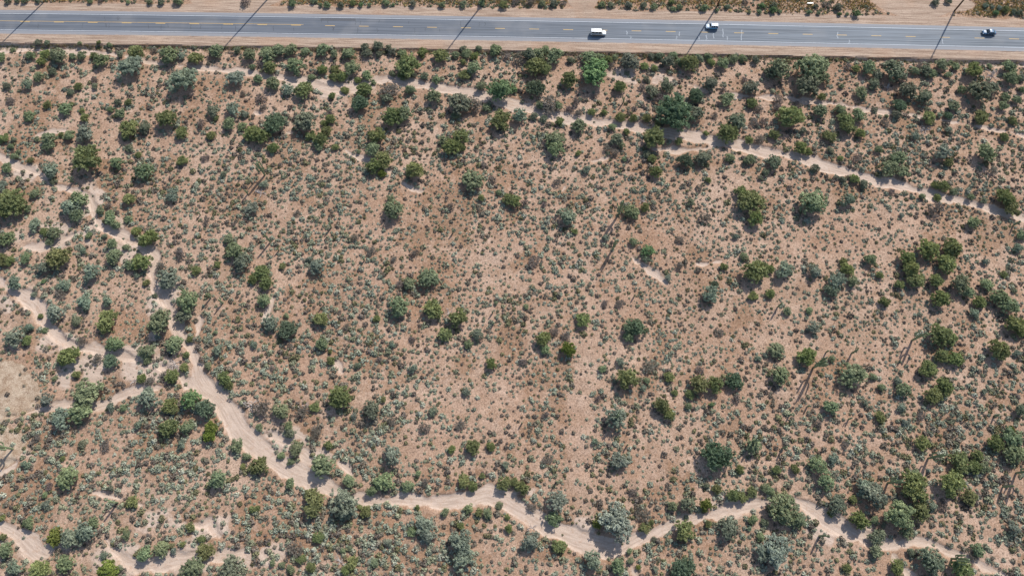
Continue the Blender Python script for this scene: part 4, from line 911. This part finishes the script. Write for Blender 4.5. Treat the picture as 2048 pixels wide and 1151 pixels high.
def vehicle(name, label, cat, px, py, flip, v_lane, body_c, paint_or_shade_c, L, W, belt, Ht, ws0, ws1, rb0, rb1, hoodz, coat=1., rack=False):
    """ws0/ws1: windscreen foot and head; rb1/rb0: rear glass head and foot, metres from the rear"""
    x0 = float(gp(px, py, ROAD_Z + .8)[0]); x, y = road_pt(x0, v_lane); sl = 2 * ax_fit[0] * x0 + ax_fit[1]
    root = tag(link(name, None, None, (float(x), float(y), ROAD_Z)), label, cat)
    root.rotation_euler = (0, 0, math.atan(sl) + (math.pi if flip else 0))
    B = simple(name + '_paint', body_c, .42, .4, 0., coat * .5, var=.03); Lw = B if paint_or_shade_c is None else simple(name + '_lower_paint_or_shade', paint_or_shade_c, .4, .4, 0., .5, var=.06)  # lower sides: two-tone paint on the van, painted-in shade on the SUV
    h = W / 2; X = lambda d: d - L / 2
    sec = [(X(0), h * .80, .42, belt * .86, .05), (X(.10), h * .93, .34, belt * .96, .04), (X(.5), h * .99, .27, belt, .05), (X(L * .35), h, .25, belt, .05), (X(ws0 - .1), h, .25, belt, .06), (X(ws0 + .25), h * .99, .25, belt * .5 + hoodz * .5 + .04, .08), (X(L - .55), h * .95, .28, hoodz, .12), (X(L - .16), h * .86, .34, hoodz * .92, .16), (X(L), h * .70, .42, hoodz * .74, .2)]
    me = loft(sec).mesh('body', B, True); link('body', me, root)
    # glazed cabin, roof skin and pillars
    gh = h * .95
    gs = [(X(rb0), gh * .96, belt - .08, belt + .05, .05), (X(rb0 * .5 + rb1 * .5), gh, belt - .08, (belt + Ht) / 2, .1), (X(rb1), gh, belt - .08, Ht - .03, .16), (X(ws1), gh, belt - .08, Ht - .03, .16), (X(ws0 * .5 + ws1 * .5), gh * .99, belt - .08, (belt + Ht) / 2, .13), (X(ws0), gh * .95, belt - .08, belt + .04, .08)]
    link('windows', loft(gs, 20, 6).mesh('windows', M_GLASS, True), root)
    rs = [(X(rb1 - .12), gh * .74, Ht - .10, Ht - .045, .1), (X(rb1 + .05), gh * .84, Ht - .075, Ht + .005, .14), (X((rb1 + ws1) / 2), gh * .87, Ht - .075, Ht + .03, .14), (X(ws1 - .1), gh * .84, Ht - .075, Ht + .005, .14), (X(ws1 + .1), gh * .74, Ht - .11, Ht - .05, .1)]
    link('roof', loft(rs).mesh('roof', B, True), root)
    for s in (-1, 1):
        for xa, xb in ((ws0 - .06, ws1), (rb0 + .06, rb1)):
            t = MB(); t.tube([(X(xa), s * gh * .935, belt), (X(xb), s * gh * .845, Ht - .05)], .055, 6); link('pillar', t.mesh('pillar', B, True), root)
        mid = (ws1 + rb1) / 2
        for q in ((mid,) if ws1 - rb1 < 2.2 else (rb1 + (ws1 - rb1) * .36, rb1 + (ws1 - rb1) * .70)):
            t = MB(); t.tube([(X(q), s * gh * .965, belt), (X(q), s * gh * .862, Ht - .06)], .05, 6); link('pillar', t.mesh('pillar', B, True), root)
        t = MB(); t.box((X(ws0 - .25), s * (h + .11), belt + .07), (.12, .2, .14)); link('mirror', t.mesh('mirror', B, bevel=.03), root)
        t = MB(); t.box((X(L - .13), s * h * .66, hoodz * .80), (.12, .34, .13)); link('headlight', t.mesh('headlight', M_LAMP, bevel=.03), root)
        t = MB(); t.box((X(.05), s * h * .80, belt * .80), (.12, .18, .28)); link('taillight', t.mesh('taillight', M_RED, bevel=.03), root)
        t = MB(); t.box((X(L * .47), s * (h - .005), .48), (L * .46, .05, .28)); link('side_sill', t.mesh('side_sill', Lw if paint_or_shade_c else M_TRIM, bevel=.015), root)
        if paint_or_shade_c is not None:
            t = MB(); t.box((X(L * .42), s * (h + .004), .80), (L * .72, .03, .36)); link('paint_or_shade_panel', t.mesh('paint_or_shade_panel', Lw, bevel=.01), root)
        if rack:
            t = MB(); t.tube([(X(rb1 + .1), s * gh * .7, Ht + .05), (X(ws1 - .2), s * gh * .7, Ht + .05)], .022, 6); link('roof_rail', t.mesh('roof_rail', M_TRIM), root)
        for xa in (.82, L - .92):
            w = tag(link('wheel', None, root, (X(xa), s * (h - .12), .34)))
            t = MB(); t.tube([(0, -s * .10, 0), (0, s * .13, 0)], .34, 20); link('tyre', t.mesh('tyre', M_TYRE, bevel=.0), w)
            t = MB(); t.tube([(0, s * .10, 0), (0, s * .14, 0)], .21, 14); link('rim', t.mesh('rim', M_RIM), w)
    t = MB(); t.box((X(L + .01), 0, .50), (.10, W * .66, .2)); link('bumper', t.mesh('bumper', M_TRIM, bevel=.03), root)
    t = MB(); t.box((X(-.01), 0, .52), (.10, W * .72, .2)); link('bumper', t.mesh('bumper', M_TRIM, bevel=.03), root)
    return root
vehicle('van', 'long white-roofed van with tan sides driving in the near lane', 'van', 1197, 70, False, -1.75, (.80, .80, .77), (.23, .17, .12), 5.5, 1.9, 1.22, 2.08, 4.22, 3.7, .08, .22, 1.14, .4)
vehicle('suv', 'white SUV, sides coloured blue as shade, driving in the far lane under a pole shadow', 'car', 1424, 52, True, 2.0, (.66, .74, .80), (.10, .30, .46), 4.35, 1.78, 1.08, 1.74, 3.22, 2.58, .1, .38, 1.0, 1., True)  # blue side colour stands in for skylit shade on white bodywork
vehicle('car', 'dark blue car driving in the far lane near the right edge', 'car', 1979, 66, True, 2.1, (.028, .10, .19), None, 4.75, 1.86, .96, 1.48, 3.45, 2.55, .55, 1.25, .90)
